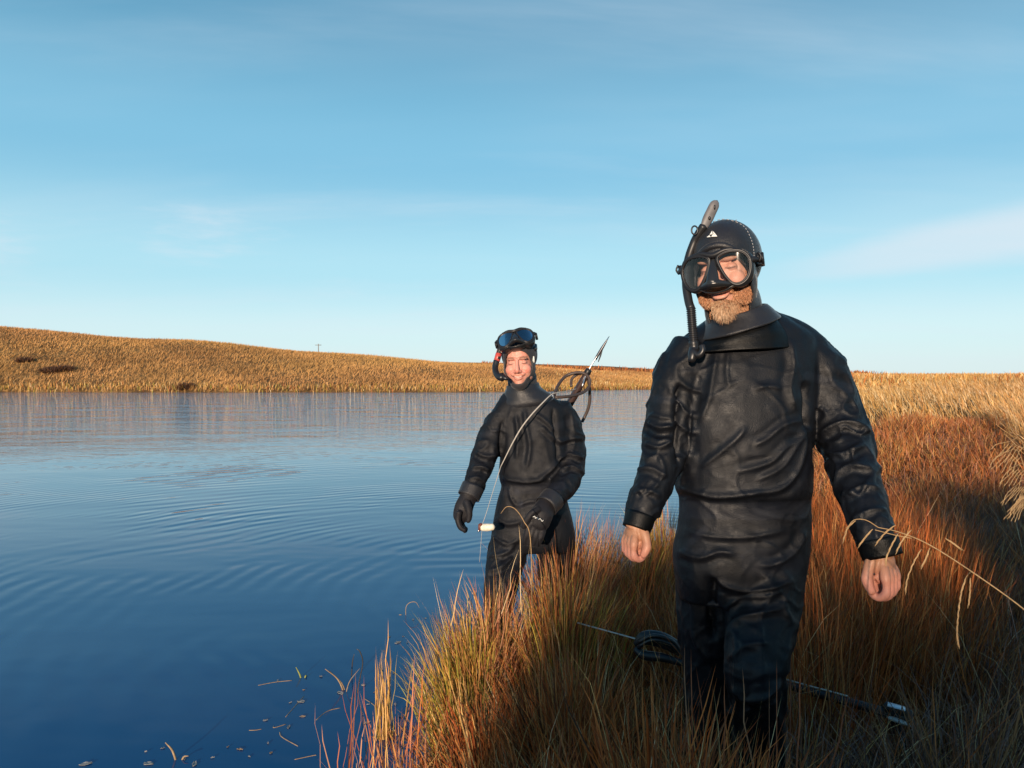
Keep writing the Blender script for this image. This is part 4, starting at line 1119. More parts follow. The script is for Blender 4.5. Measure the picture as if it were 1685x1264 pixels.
funnel('collar', [(P(860, 632, 3.75), .078, .082, .008), (P(861, 641, 3.75), .088, .092, .008), (P(866, 652, 3.76), .118, .112, .010), (P(869, 661, 3.77), .142, .126, .010), (P(870, 667, 3.77), .143, .120, .010)], NEO, DB, .006, label='smooth black neck seal of the far diver')
cuff(P(779, 800, 3.61), P(771, 818, 3.59), pr(18.5, 3.6), pr(18, 3.6), TAPE, DB)
cuff(P(910, 820, 3.53), P(898, 834, 3.49), pr(20, 3.5), pr(19, 3.5), TAPE, DB)
hood(HB, lambda p: 43 - 5 * max(0, math.sin(rad(p))) + -1 * max(0, -math.sin(rad(p))) + 7 * abs(math.cos(rad(p))), NEO2, DB, .007, .006, label='dark grey hood with the mask pushed up on it')
part('hood_tag', [box(HB(hsurf(14, 62, .0148)[0]), (.010, .004, .030), HB.M, .001)], WHT, DB)
# gloves
def glove(pts, fingers, thumb, m, mark=None):
    B = [sweep([p for p, r in pts], [r for p, r in pts], 18, 4, flat=.72)]
    for f in fingers + [thumb]: B.append(sweep([p for p, r in f], [r for p, r in f], 12, 4))
    me = fuse(B, .0034, 4, .5); V = getV(me); Nn = getN(me); V += Nn * (.0022 * nz(V, 30, 1.))[:, None]; setV(me, V)
    return obj_of('glove', me, m, DB)
def Q(px, py, d): return P(px, py, d)
fg = []
for k in range(4):
    dd = 3.565 + .024 * (k - 1.5); o_ = (k - 1.5) * 1.3
    fg.append([(Q(757 + o_, 842, dd), .016), (Q(756 + o_, 856, dd), .015), (Q(760 + o_, 868, dd - .004), .0135), (Q(767 + o_ * .6, 875 - abs(k - 1) * 1.5, dd - .006), .011)])
glove([(Q(775, 806, 3.6), .044), (Q(770, 820, 3.59), .041), (Q(764, 834, 3.575), .044), (Q(760, 848, 3.57), .042), (Q(759, 856, 3.57), .034)], fg,
      [(Q(768, 826, 3.55), .018), (Q(772, 840, 3.53), .0165), (Q(772, 852, 3.53), .014), (Q(770, 859, 3.53), .011)], NEO3)
fg = []
for k in range(4):
    o_ = (k - 1.5)
    fg.append([(Q(884 + o_ * 7, 862 + o_ * 2.5, 3.44 + .006 * k), .017), (Q(880 + o_ * 7.5, 876 + o_ * 2, 3.435), .016), (Q(876 + o_ * 7.6, 888 + o_ * 1.5, 3.44), .014), (Q(873 + o_ * 7.4, 897 + o_, 3.45), .0115)])
glove([(Q(908, 820, 3.52), .048), (Q(899, 832, 3.49), .047), (Q(892, 846, 3.46), .052), (Q(887, 860, 3.45), .050), (Q(884, 868, 3.45), .040)], fg,
      [(Q(886, 838, 3.44), .019), (Q(874, 846, 3.42), .017), (Q(865, 858, 3.42), .015), (Q(861, 868, 3.43), .012)], NEO3)
g_ = next(c for c in DB.children if c.name.startswith('glove.'))
mk = catmull([P(877, 851, 3.385), P(880, 849.5, 3.382), P(881, 853, 3.382), P(884, 851.5, 3.382), P(886, 855, 3.382), P(889, 853.5, 3.384), P(892, 858, 3.386), P(894, 856, 3.388)], 3)
part('glove_print', [sweep(mk, .0014, 6, 1)], WHT, DB, label='small white scrawl printed on the back of the glove')

# ------------------------------------------------------------------ diving masks
def mask_parts(T, mp, lensm, scale=1., k=2.3):
    """mp maps mask-local (x right, y forward, z up) to the world"""
    def m3(x, y, z): return mp(np.array((x, y - k * x * x, z)) * scale)
    Lo = np.array([(.010, .026), (.026, .037), (.050, .040), (.072, .034), (.086, .016), (.087, -.010), (.078, -.034), (.060, -.047), (.042, -.043), (.027, -.024), (.015, .002)])
    fr = []
    for s in (1, -1):
        fr.append(sweep([m3(s * x, 0, z) for x, z in Lo], .0048 * scale, 8, 5, ref=(0, 1, 0), closed=True, flat=1.3))
        fr.append(sweep([m3(s * x * .96 + s * .002, .004, z * .93) for x, z in Lo], .0024 * scale, 6, 5, closed=True))
    fr.append(sweep([m3(x, .001, z) for x, z in [(-.06, .042), (-.03, .043), (0, .034), (.03, .043), (.06, .042)]], np.array([.003, .006, .008, .006, .003]) * scale, 8, 4))
    for s in (1, -1): fr.append(sweep([m3(s * .084, 0, .010), m3(s * .094, -.004, .012), m3(s * .102, -.012, .012)], np.array([.008, .008, .006]) * scale, 8, 3, flat=.8))
    part('mask_frame', fr, PLA, T)
    for s in (1, -1):
        Lc = catmull(np.vstack([Lo, Lo[:1]]), 5)[:-1]; c = Lc.mean(0)
        V = [m3(s * c[0], .002, c[1])]; rings = 4
        for r in range(1, rings + 1):
            for x, z in Lc: 
                f = r / rings; xx, zz = c[0] + (x - c[0]) * f * .97, c[1] + (z - c[1]) * f * .97
                V.append(m3(s * xx, .002, zz))
        n_ = len(Lc); Fc = [(0, 1 + j, 1 + (j + 1) % n_) for j in range(n_)]
        for r in range(rings - 1):
            for j in range(n_): Fc.append((1 + r * n_ + j, 1 + (r + 1) * n_ + j, 1 + (r + 1) * n_ + (j + 1) % n_, 1 + r * n_ + (j + 1) % n_))
        part('lens', (np.array(V), Fc), lensm, T)
    # skirt: flares back from the frame to the face
    out = np.array([(0, .032), (.03, .041), (.055, .043), (.078, .036), (.089, .016), (.090, -.010), (.081, -.036), (.061, -.051), (.040, -.049), (.026, -.056), (0, -.060)])
    full = np.vstack([out, np.array([(-x, z) for x, z in out[-2:0:-1]])]); Fl = catmull(np.vstack([full, full[:1]]), 4)[:-1]; n_ = len(Fl)
    V = []; lv = [(0, 1.0, -.000), (1, 1.01, -.014), (2, .96, -.034), (3, .82, -.052)]
    for _, sc, yy in lv:
        for x, z in Fl:
            V.append(mp(np.array((x * sc, yy - k * x * x - .10 * abs(x) * (yy < -.01), z * sc)) * scale))
    Fc = [(i * n_ + j, i * n_ + (j + 1) % n_, (i + 1) * n_ + (j + 1) % n_, (i + 1) * n_ + j) for i in range(3) for j in range(n_)]
    me = bpy.data.meshes.new('tmp'); me.from_pydata([tuple(v) for v in V], [], Fc); fix_normals(me)
    me = bake(me, [('SOLIDIFY', dict(thickness=.003, offset=0, use_rim=True))]); obj_of('skirt', me, SIL, T)
    nose = [sweep([m3(0, -.004, .024), m3(0, .004, .006), m3(0, .015, -.018), m3(0, .022, -.038)], np.array([.007, .010, .0145, .017]) * scale, 14, 4, flat=.85),
            sweep([m3(-.036, -.004, -.044), m3(-.018, .010, -.041), m3(0, .022, -.040), m3(.018, .010, -.041), m3(.036, -.004, -.044)], np.array([.008, .013, .015, .013, .008]) * scale, 12, 4, ref=(0, 0, 1), flat=.75)]
    me = fuse(nose, .002, 4, .5); obj_of('nose_pocket', me, SIL, T)
    return m3
MA = thing('diving_mask', 'black diving mask with two clear lenses worn over the eyes of the front diver', 'diving mask', HA((0, .10, 0)))
def mpA(q): return HA(np.array((q[0], q[1] + .119, q[2] - .006)))
mask_parts(MA, mpA, GLASS)
def strap(T, H, zs, off, halfw, x0=.100):
    """band round the back of the hood"""
    Vs = []; 
    for k in range(41):
        a = -200 + 220 * k / 40 + 0     # angle in the horizontal plane, viewer-right = 0, back = -90
        a = 18 - 216 * k / 40
        D = np.array([[math.cos(rad(a)), math.sin(rad(a)), 0.0]]); 
        c0 = np.array((0, 0., zs + .012 * math.sin(rad(-a))))
        r = prim_r(D, HEADP, off, c0)[0] 
        if r <= 0: continue
        Vs.append(H(c0 + D[0] * r))
    V, Fc = sweep(Vs, halfw, 10, 1, ref=H.U, flat=1.0)
    # flatten into a band
    C_ = catmull(Vs, 1)
    V2 = []; Fc = []
    n_ = len(Vs)
    for i, p in enumerate(Vs):
        q = H.inv(np.array(p)); rd = unit(H.M @ np.array((q[0], q[1], 0)))
        for dr, dz in ((-.0012, -halfw), (.0016, -halfw), (.0016, halfw), (-.0012, halfw)): V2.append(np.array(p) + rd * dr + H.U * dz)
        if i: 
            for j in range(4): Fc.append(((i - 1) * 4 + j, (i - 1) * 4 + (j + 1) % 4, i * 4 + (j + 1) % 4, i * 4 + j))
    Fc += [(0, 1, 2, 3), ((n_ - 1) * 4 + 3, (n_ - 1) * 4 + 2, (n_ - 1) * 4 + 1, (n_ - 1) * 4)]
    part('strap', (np.array(V2), Fc), RUB, T)
strap(MA, HA, .008, .0205, .0095)
for s in (1, -1):
    part('strap_buckle', [box(HA((s * .101, .060, .012)), (.010, .034, .024), HA.M, .002), box(HA((s * .1065, .045, .012)), (.005, .012, .030), HA.M, .001), sweep([HA((s * .104, .080, .0)), HA((s * .110, .080, .012)), HA((s * .104, .080, .024))], .0025, 6, 3)], PLA, MA)
HBm = Head(HB((0.002, .066, .104)), 12, -36, 15)
MB_ = thing('diving_mask', 'dark blue tinted diving mask pushed up onto the hood of the far diver', 'diving mask', HB((0, .09, .10)))
mask_parts(MB_, lambda q: HBm(np.array((q[0], q[1] + .03, q[2] + .004))), GLASSB, .98)
strap(MB_, HB, .060, .0165, .010)
for s in (1, -1): part('strap_buckle', [box(HBm((s * .098, -.010, .010)), (.012, .030, .024), HBm.M, .002)], PLA, MB_)

# ------------------------------------------------------------------ snorkels
SN = thing('snorkel', 'long black snorkel with ribbed lower tube hanging beside the face of the front diver', 'snorkel', P(1140, 590, 1.99))
tp = [P(1158, 372, 2.0), P(1149, 386, 2.01), P(1141, 402, 2.02), P(1132, 430, 2.02), P(1129, 465, 2.00), P(1133, 495, 1.98), P(1137, 508, 1.97)]
part('tube', [sweep(tp, [pr(7, 2)] * 7, 14, 5)], PLA, SN)
rb = [P(1137 + .075 * (y - 508), y, 1.97) for y in np.arange(506, 564, .9)]
part('ribbed_hose', [sweep(rb, [pr(8.2 if (i // 2) % 2 else 6.6, 1.97) for i in range(len(rb))], 14, 1)], RUB, SN)
part('mouthpiece', [sweep([P(1141, 562, 1.97), P(1142, 574, 1.97), P(1140, 584, 1.96), P(1138, 594, 1.955)], [pr(8, 2), pr(8, 2), pr(8, 2), pr(5.5, 2)], 14, 4),
                    sweep([P(1141, 580, 1.965), P(1150, 584, 1.95), P(1156, 577, 1.945), P(1155, 570, 1.95)], [pr(7, 2), pr(6, 2), pr(5, 2), pr(5.5, 2)], 12, 4, flat=1.3)], RUB, SN)
tipc = [P(1158, 374, 2.0), P(1164, 362, 2.0), P(1171, 347, 2.0), P(1176, 337, 2.0), P(1179, 332, 2.0)]
part('valve_tip', [sweep(tipc, [pr(6, 2), pr(8.5, 2), pr(8.5, 2), pr(8, 2), pr(5, 2)], 14, 4, flat=.5)], GPL, SN, label='flat grey top of the snorkel')
part('valve_hole', [ball(P(1167.5, 359, 1.991), (pr(2.2, 2), .003, pr(3, 2))), ball(P(1176, 341, 1.992), (pr(1.6, 2), .003, pr(4, 2)))], RUB, SN)
lc = P(1143, 379, 1.995)
part('keeper_loop', [sweep([lc + np.array((math.cos(a) * pr(5, 2), .0, math.sin(a) * pr(7, 2))) for a in np.linspace(0, 2 * np.pi, 10, endpoint=False)], .0022, 6, 2, closed=True),
                     ] , RUB, SN)
SN2 = thing('snorkel', 'short black snorkel with a red band hanging beside the face of the far diver', 'snorkel', P(822, 620, 3.66))
part('tube', [sweep([P(826, 560, 3.66), P(823, 572, 3.65), P(819, 590, 3.64), P(816, 596, 3.64)], pr(4.6, 3.65), 12, 4)], PLA, SN2)
part('red_band', [sweep([P(820.8, 582, 3.645), P(817.5, 594, 3.64)], pr(5.2, 3.65), 12, 2)], RED, SN2)
part('pale_band', [sweep([P(822.6, 576, 3.65), P(821.6, 580, 3.648)], pr(5.3, 3.65), 12, 2)], PNK, SN2)
part('curved_hose', [sweep([P(817, 594, 3.64), P(815, 604, 3.63), P(816, 613, 3.61), P(821, 620, 3.58), P(827, 622, 3.56)], [pr(5.2, 3.6)] * 3 + [pr(5.6, 3.6), pr(6, 3.6)], 12, 5)], RUB, SN2)
part('mouthpiece', [sweep([P(825, 618, 3.58), P(831, 622, 3.56), P(835, 624, 3.555)], [pr(6.5, 3.6), pr(5, 3.6), pr(3.5, 3.6)], 12, 4, ref=(0, 0, 1), flat=.8)], RUB, SN2)

# ------------------------------------------------------------------ speargun slung over the far diver's shoulder
SG = thing('speargun', 'speargun with looped rubber bands and barbed tip slung behind the shoulder of the far diver', 'speargun', P(950, 632, 3.98))
g0, g1 = P(925, 686, 4.02), P(966, 614, 3.93)
ax_ = unit(g1 - g0)
part('barrel', [sweep([g0, g0 + (g1 - g0) * .5, g1], [pr(6, 4), pr(6.5, 4), pr(5, 4)], 12, 3, flat=1.3)], mat('brown_black_barrel', (.045, .025, .022), .4, .5), SG)
part('muzzle', [box(g1, (pr(11, 4), pr(11, 4), pr(9, 4)), Head(g1, 0, 0, 25).M, .004), sweep([g1 - ax_ * .02, g1 + ax_ * .02], pr(5.5, 4), 10, 2)], PLA, SG)
tipp = P(1001, 556, 3.90)
part('shaft', [sweep([P(958, 636, 3.90), g1 + np.array((.004, -.01, .01)), tipp], [.004, .004, .0028], 8, 4)], STEEL, SG)
tx = unit(tipp - g1)
part('spear_tip', [sweep([tipp - tx * .13, tipp - tx * .06, tipp + tx * .01], [.007, .0075, .001], 8, 3), sweep([tipp - tx * .055, tipp - tx * .10 + np.array((.012, 0, -.004)), tipp - tx * .135 + np.array((.018, 0, -.008))], [.0035, .004, .002], 6, 3)], mat('dark_steel', (.10, .10, .11), .35, metal=.9), SG)
def loop(px, d, r, name='rubber_band', m=None):
    return part(name, [sweep([P(a, b_, d + e) for a, b_, e in px], r, 10, 5)], m or mat('brown_rubber', (.060, .042, .036), .5, .4), SG)
BR = mat('brown_rubber', (.060, .042, .036), .5, .4)
loop([(912, 652, -.14), (918, 635, -.06), (930, 620, 0), (945, 614, 0), (960, 614, 0), (969, 622, -.02), (970, 634, -.04), (962, 644, -.08), (948, 650, -.14), (930, 653, -.20), (914, 654, -.22)], 3.92, pr(2.5, 3.9), m=BR)
loop([(940, 636, .0), (941, 624, .02), (950, 616, .02), (960, 614, 0)], 3.93, pr(2.3, 3.9), m=BR)
loop([(967, 616, 0), (970, 640, .01), (970.5, 658, .02), (968, 672, .03), (963, 684, .04), (958, 694, .04)], 3.95, pr(2.6, 3.9), m=BR)
part('wishbone', [sweep([P(914, 655, 3.72), P(906, 652, 3.70), P(903, 655, 3.70), P(908, 657, 3.70), P(913, 656, 3.71)], .003, 6, 3), sweep([P(908, 646, 3.71), P(911, 655, 3.70)], .003, 6, 2)], STEEL, SG)
LN = part('gun_line', [sweep([P(949, 640, 3.86), P(935, 643, 3.78), P(920, 646, 3.70), P(908, 649, 3.655), P(893, 663, 3.60), P(875, 682, 3.565), P(858, 704, 3.555), P(843, 730, 3.555), P(831, 754, 3.57), P(824, 768, 3.58)],
                       [.0018, .0018, .0020, .0028, .0033, .0033, .0033, .0031, .0025, .0018], 8, 5),
                 sweep([P(824, 768, 3.58), P(812, 806, 3.54), P(800, 845, 3.50), P(794, 862, 3.5)], [.0020, .0014, .0012, .0012], 6, 3),
                 sweep([P(793, 872, 3.5), P(791, 900, 3.5), P(789, 925, 3.5)], .0009, 5, 3)], mat('pale_cord', (.40, .37, .33), .7, .3, noise=(400, .2)), None)
tag(LN, 'pale cord running from the speargun across the far diver to the white float', 'cord'); rebase(LN, tuple(P(793, 872, 3.5)))
FLT = thing('line_float', 'small white float with brown end hanging beside the thigh of the far diver', 'float', P(798, 869, 3.50))
part('foam_body', [sweep([P(790, 869, 3.5), P(794, 868, 3.5), P(803, 868, 3.5), P(812, 867, 3.5)], [.012, .017, .018, .015], 14, 4, ref=(0, 1, 0))], mat('worn_white_foam', (.68, .64, .52), .75, .3, noise=(60, .25), bump=(90, .6, .004)), FLT)
part('end_knob', [ball(P(791, 864, 3.495), (.009, .009, .009)), sweep([P(789, 863, 3.49), P(789, 873, 3.49)], .006, 8, 2)], mat('brown_plastic', (.13, .035, .02), .5), FLT)
part('swivel', [ball(P(787.5, 873.5, 3.49), (.006, .006, .006))], STEEL, FLT)

# ------------------------------------------------------------------ speargun lying in the grass behind the front diver's legs
def gl(px, py): 
    a = np.array([P(px, py, d) for d in np.linspace(2.0, 4.5, 60)]); return a
S0, S1, S2, S3 = P(950, 1025, 3.02), P(1120, 1072, 2.84), P(1395, 1146, 2.55), P(1500, 1176, 2.46)
SG2 = thing('speargun', 'black speargun lying flat in the grass behind the legs of the front diver', 'speargun', tuple(S2))
part('shaft', [sweep([S0, (S0 + S1) / 2, S1, S2], .0036, 8, 2)], mat('worn_steel', (.42, .38, .33), .4, metal=.8), SG2)
Z_ = np.array((0, 0, 1.))
part('barrel', [sweep([S1 - Z_ * .018, (S1 + S2) / 2 - Z_ * .018, S2 - Z_ * .018, S3 - Z_ * .02], [.014, .014, .015, .018], 12, 3, flat=1.0)], PLA, SG2)
part('muzzle', [sweep([P(1048, 1062, 2.86), P(1060, 1050, 2.85), P(1085, 1052, 2.83), P(1110, 1064, 2.82), P(1128, 1078, 2.82)], [.016, .026, .030, .026, .018], 14, 4, flat=.8), sweep([P(1046, 1068, 2.85), P(1060, 1078, 2.83), P(1090, 1082, 2.80), P(1125, 1092, 2.78)], [.012, .018, .016, .012], 12, 4)], PLA, SG2)
for o_ in (0, 7): part('rubber_band', [sweep([P(1050, 1058 + o_, 2.84), P(1075, 1046 + o_, 2.80), P(1105, 1054 + o_, 2.79), P(1125, 1074 + o_, 2.79), P(1180, 1098 + o_, 2.76)], .0075, 10, 4)], RUB, SG2)
part('handle', [sweep([S3 + (S2 - S3) * .3, S3 + (S2 - S3) * .25 - Z_ * .05, S3 + (S2 - S3) * .12 - Z_ * .11], [.018, .017, .015], 12, 4), sweep([S2 + (S3 - S2) * .6, S3], [.02, .014], 12, 2)], PLA, SG2)
dv_ = unit(S3 - S2)
Mx = np.stack([dv_, unit(np.cross(Z_, dv_)), unit(np.cross(dv_, np.cross(Z_, dv_)))], 1)
part('steel_plate', [box(P(1475, 1167, 2.46) + Z_ * .008, (.052, .030, .006), Mx, .0015)], mat('bright_alloy', (.72, .74, .78), .35, metal=.3), SG2)
part('pale_handle_guard', [sweep([P(1462, 1181, 2.47), P(1478, 1186, 2.46), P(1500, 1194, 2.45)], [.010, .015, .010], 10, 4, ref=(0, 0, 1), flat=.5)], mat('worn_white_plastic', (.45, .44, .42), .5), SG2)

# ------------------------------------------------------------------ small things at the water edge
def water_at(px, py):
    """point on the water surface seen at a pixel"""
    v = -(py - 632) / F
    d = CAM_Z / (SP - v * CP)
    return P(px, py, d)
LEAFM = [mat('dead_leaf_pale', (.22, .22, .21), .6, .4, noise=(40, .3)), mat('dead_leaf_brown', (.20, .15, .10), .7, .4, noise=(40, .3)), mat('dead_leaf_grey', (.14, .15, .17), .6, .4, noise=(40, .3))]
def leaf_mesh(L_, W_, seed):
    r = random.Random(seed); n = 12; V = []
    for i in range(n):
        a = 2 * math.pi * i / n; V.append((L_ / 2 * math.cos(a) * r.uniform(.85, 1.1), W_ / 2 * math.sin(a) * r.uniform(.75, 1.15), .002 + .004 * r.random()))
    V.append((0, 0, .0015)); Fc = [(12, i, (i + 1) % n) for i in range(n)]
    V += [(x, y, z - .0025) for x, y, z in V[:12]]; Fc += [(i, 13 + i, 13 + (i + 1) % n, (i + 1) % n) for i in range(n)] + [tuple(13 + i for i in range(n))[::-1]]
    return V, Fc
spots = [(141, 1213 + 45, .060), (244, 1257, .055), (268, 1232, .022), (240, 1238, .014), (320, 1258, .05), (304, 1250, .03), (457, 1121, .030), (500, 1136, .018), (495, 1155, .055), (478, 1157, .02), (498, 1180, .035),
         (437, 1186, .030), (475, 1197, .040), (395, 1234, .040), (441, 1224, .02), (655, 1041 + 17, .06), (640, 1049, .03), (670, 1058, .02), (598, 1128, .03), (648, 1108, .02), (622, 1118, .02), (606, 1160, .02), (560, 1141, .05),
         (528, 1114, .03), (650, 1160, .022), (690, 1115, .025), (672, 1135, .03), (660, 1180, .03), (604, 1190, .05), (680, 1020, .03), (700, 1018, .03), (663, 1048, .015), (686, 1080, .02), (350, 1248, .02), (375, 1230, .015),
         (640, 1148, .02), (655, 1130, .015), (616, 1140, .015), (668, 1100, .02), (642, 1090, .015), (632, 1072, .015), (578, 1150, .02), (410, 1246, .02), (446, 1240, .02)]
for i, (px, py, sz) in enumerate(spots):
    V, Fc = leaf_mesh(sz * .8, sz * random.uniform(.25, .5), i)
    w = water_at(px, py); big = sz >= .05
    o = mesh_np('floating_leaf', np.array(V), Fc, LEAFM[i % 3 if not big else 0], None, False)
    o.location = (w[0], w[1], .001); o.rotation_euler = (0, 0, random.uniform(0, 6.28))
    BIGL = {0: 'pale round leaf floating at the bottom edge, leftmost of the big ones', 1: 'pale leaf floating at the bottom edge directly right of the leftmost big leaf',
            4: 'pale leaf floating at the bottom edge under the small twig', 8: 'pale oblong leaf floating midway between the green stem and the bottom leaves',
            15: 'pale leaf floating high by the curled stem at the tussock edge', 22: 'pale leaf floating just below the folded straw pair', 28: 'pale leaf floating left of the reed clump base'}
    if i in BIGL: tag(o, BIGL[i], 'leaf'); continue
    tag(o, 'tiny dead leaf scrap floating on the dark water left of the tussocks', 'leaf', 'scraps floating on the pond')
# twigs and bent stems floating or sticking out
STM = mat('dead_stem', (.30, .21, .12), .7, .3, noise=(50, .3)); STG = mat('green_stem', (.22, .24, .06), .6, .3, noise=(50, .3)); STD = mat('dark_wet_stem', (.035, .03, .025), .4, .5)
def stems(label, items, m, cat='stem', name='bent_stem', group=None):
    """items: list of polylines of (px,py,z above water at base depth) ; base pixel sits on the water"""
    B = []
    for base_, pts, r in items:
        w = water_at(*base_); d = PX(w[None])[0, 2]
        B.append(sweep([w - np.array((0, 0, .03))] + [P(a, b_, d + e) for a, b_, e in pts], [r] * (len(pts)) + [r * .4], 5, 4))
    T = thing(name, label, cat, tuple(water_at(*items[0][0])), group)
    for b_ in B: part('stem', [b_], m, T)
    return T
stems('short green stem poking out of open water, farthest left of the green ones', [((496, 1115), [(494, 1112, 0), (487, 1098, 0)], .005), ((499, 1115), [(503, 1112, 0), (505, 1113, .02)], .004)], STG)
stems('pale bent straw pair folded at the water surface left of the reed clump', [((568, 1136), [(556, 1118, 0), (535, 1101, -.03)], .004), ((570, 1135), [(562, 1124, 0), (541, 1103, -.02)], .003), ((568, 1138), [(575, 1122, 0), (592, 1100, .03)], .0022)], STM)
stems('dark curled wet stem arching above the water beside the pale bent straws', [((586, 1140), [(592, 1118, 0), (597, 1090, 0), (592, 1072, 0), (586, 1068, 0)], .003), ((578, 1112), [(580, 1090, 0), (583, 1076, 0)], .003)], STD)
stems('small twig standing in the water by the bottom left leaves', [((292, 1250), [(284, 1236, 0), (272, 1222, 0)], .005), ((296, 1250), [(302, 1246, 0), (310, 1244, 0)], .004)], STM)
stems('thin curled pale stem at the water edge high left of the yellow green tussock', [((668, 1012), [(668, 1000, 0), (674, 992, 0), (684, 991, 0), (690, 1000, 0)], .0022), ((666, 1012), [(660, 1012, 0), (655, 1013, 0)], .004), ((668, 1014), [(675, 1020, 0), (684, 1022, 0)], .004)], STM)
stems('single thin pale stalk leaning right in front of the tussock at the water edge', [((668, 1180), [(672, 1140, 0), (681, 1082, 0)], .0026), ((703, 1110), [(696, 1090, 0), (685, 1070, 0)], .0032)], STM)
for (a, b_), (c, e) in [((430, 1200), (410, 1202)), ((470, 1192), (450, 1195)), ((520, 1185), (560, 1165)), ((500, 1146), (470, 1180)), ((485, 1250), (520, 1243)), ((600, 1150), (640, 1190)), ((425, 1128), (480, 1120)), ((460, 1205), (490, 1228))]:
    w0, w1 = water_at(a, b_), water_at(c, e)
    o = part('floating_straw', [sweep([w0, (w0 + w1) / 2 + rng.normal(0, .015, 3) * (1, 1, 0), w1], .0022, 5, 5)], STM, None); rebase(o, tuple(w0))
    tag(o, 'thin straw lying flat on the dark water among the leaf scraps', 'straw', 'straws floating on the pond')
# reed clump standing in the water
G = Grass(); w = water_at(640, 1200)
def clump(G, px, py, n, r, h, cols, spread, droop, wd=.005, K=5):
    w = water_at(px, py); a = rng.uniform(0, 6.28, n); q_ = r * np.sqrt(rng.uniform(0, 1, n)); c = pal(cols, n)
    G.add(*blades(np.stack([w[0] + q_ * np.cos(a), w[1] + q_ * np.sin(a), np.full(n, -.03)], 1), h * rng.uniform(.4, 1.05, n), wd * rng.uniform(.6, 1.3, n), rng.normal(0 if spread > 0 else 3.14, .9, n) + np.pi * rng.integers(0, 2, n),
                  np.abs(rng.normal(0, abs(spread), n)), np.abs(rng.normal(0, abs(spread), n)) + droop * rng.random(n), c, K))
clump(G, 633, 1215, 60, .035, .44, {'green': 3, 'gold': 2}, .06, .12)
clump(G, 630, 1180, 12, .02, .50, {'green': 1, 'gold': 2, 'pink': 1}, .03, .05)
o = G.build('reed_clump', label='slim upright clump of yellow green reeds standing alone in the water', cat='reeds'); rebase(o, tuple(water_at(633, 1215)))
G = Grass(); clump(G, 652, 1216, 110, .10, .12, {'brown': 3, 'green': 1, 'grey': 1}, .7, 1.2, .005); clump(G, 668, 1208, 60, .07, .10, {'brown': 3, 'green': 1}, .8, 1.2, .005)
o = G.build('drowned_grass', label='low dark mat of drowned grass between the reeds and the tussock', cat='grass mat'); rebase(o, tuple(water_at(652, 1216)))
# bottom left: loose rust stalks
G = Grass()
def stalk(G, px0, py0, px1, py1, d, w=.005, col='rust', bend=0.):
    a, b_ = P(px0, py0, d), P(px1, py1, d + bend); e = b_ - a; h = np.linalg.norm(e); az = math.atan2(e[1] if abs(e[1]) > 1e-4 else 1e-4, e[0]); th = math.acos(e[2] / h)
    G.add(*blades(a[None], np.array([h]), np.array([w]), np.array([az]), np.array([th]), np.array([th]), pal({col: 1}, 1), 5))
for i in range(85):
    x0 = rng.uniform(545, 700); G_ = (x0 - 545) / 155
    if rng.random() > .25 + .8 * G_: continue
    stalk(G, x0, 1330, x0 + rng.normal(8, 34), rng.uniform(1100, 1270) - 60 * (rng.random() < .1), rng.uniform(2.15, 2.5), rng.uniform(.003, .0055), ['rust', 'gold', 'pink', 'rust'][i % 4], rng.normal(0, .08))
for a in [(541, 1264, 520, 1155), (547, 1330, 535, 1190), (560, 1330, 590, 1148), (575, 1330, 609, 1157), (562, 1330, 566, 1200), (606, 1330, 577, 1202), (572, 1330, 571, 1195), (640, 1330, 676, 1190)]:
    stalk(G, a[0], 1330, a[2], a[3], 2.3, .0065, 'pink')
o = G.build('loose_stalks', label='loose scattered orange stalks rising at the bottom edge in front of the water', cat='grass stalks', ); rebase(o, tuple(P(620, 1330, 2.3)))

# pale seed head arching in front of the right hand
STR = mat('pale_straw', (.36, .23, .11), .6, .3, noise=(120, .2))
T = thing('seed_stalk', 'long pale grass stalk with drooping seed heads arching across the cuff near the right edge', 'grass stalk', tuple(P(1760, 1300, 1.05)))
D = 1.12
part('stem', [sweep([P(1790, 1330, 1.05), P(1760, 1075, 1.06), P(1690, 1007, 1.08), P(1605, 945, 1.1), P(1530, 897, D), P(1480, 876, D), P(1445, 868, D)], [.0013, .0013, .0011, .0010, .0009, .0008, .0006], 6, 5),
              sweep([P(1445, 868, D), P(1425, 856, D), P(1405, 856, D), P(1392, 872, D)], [.0008, .0007, .0006, .0005], 5, 4), sweep([P(1500, 886, D), P(1470, 880, D), P(1440, 872, D)], [.0008, .0007, .0006], 5, 4)], STR, T)
def spikelet(T, pts, d, n=14, r=.0011):
    C_ = catmull([P(a, b_, d) for a, b_ in pts], 8); B = [sweep(C_, .0006, 5, 1)]
    for i in range(n):
        k = int((i + .5) / n * (len(C_) - 1)); t_ = unit(C_[min(k + 1, len(C_) - 1)] - C_[max(k - 1, 0)]); s_ = unit(np.cross(t_, (0, 1, 0))) * (1 if i % 2 else -1) * .0007
        B.append(sweep([C_[k] - t_ * .001 + s_ * .3, C_[k] + t_ * .004 + s_, C_[k] + t_ * .009 + s_ * 1.3], [r * .5, r * .62, r * .12], 6, 2))
    part('seed_head', B, STR, T)
for pts in [[(1408, 857), (1396, 868), (1388, 888)], [(1436, 871), (1426, 882), (1415, 896)], [(1474, 864), (1458, 876), (1443, 893)], [(1478, 878), (1468, 896), (1460, 914), (1458, 924)], [(1500, 872), (1486, 888), (1476, 906)], [(1516, 904), (1504, 925), (1494, 950), (1490, 972)], [(1530, 902), (1524, 918), (1518, 930)], [(1556, 886), (1568, 894), (1580, 903)]]:
    spikelet(T, pts, D, 12 if len(pts) > 3 else 8, .0011)
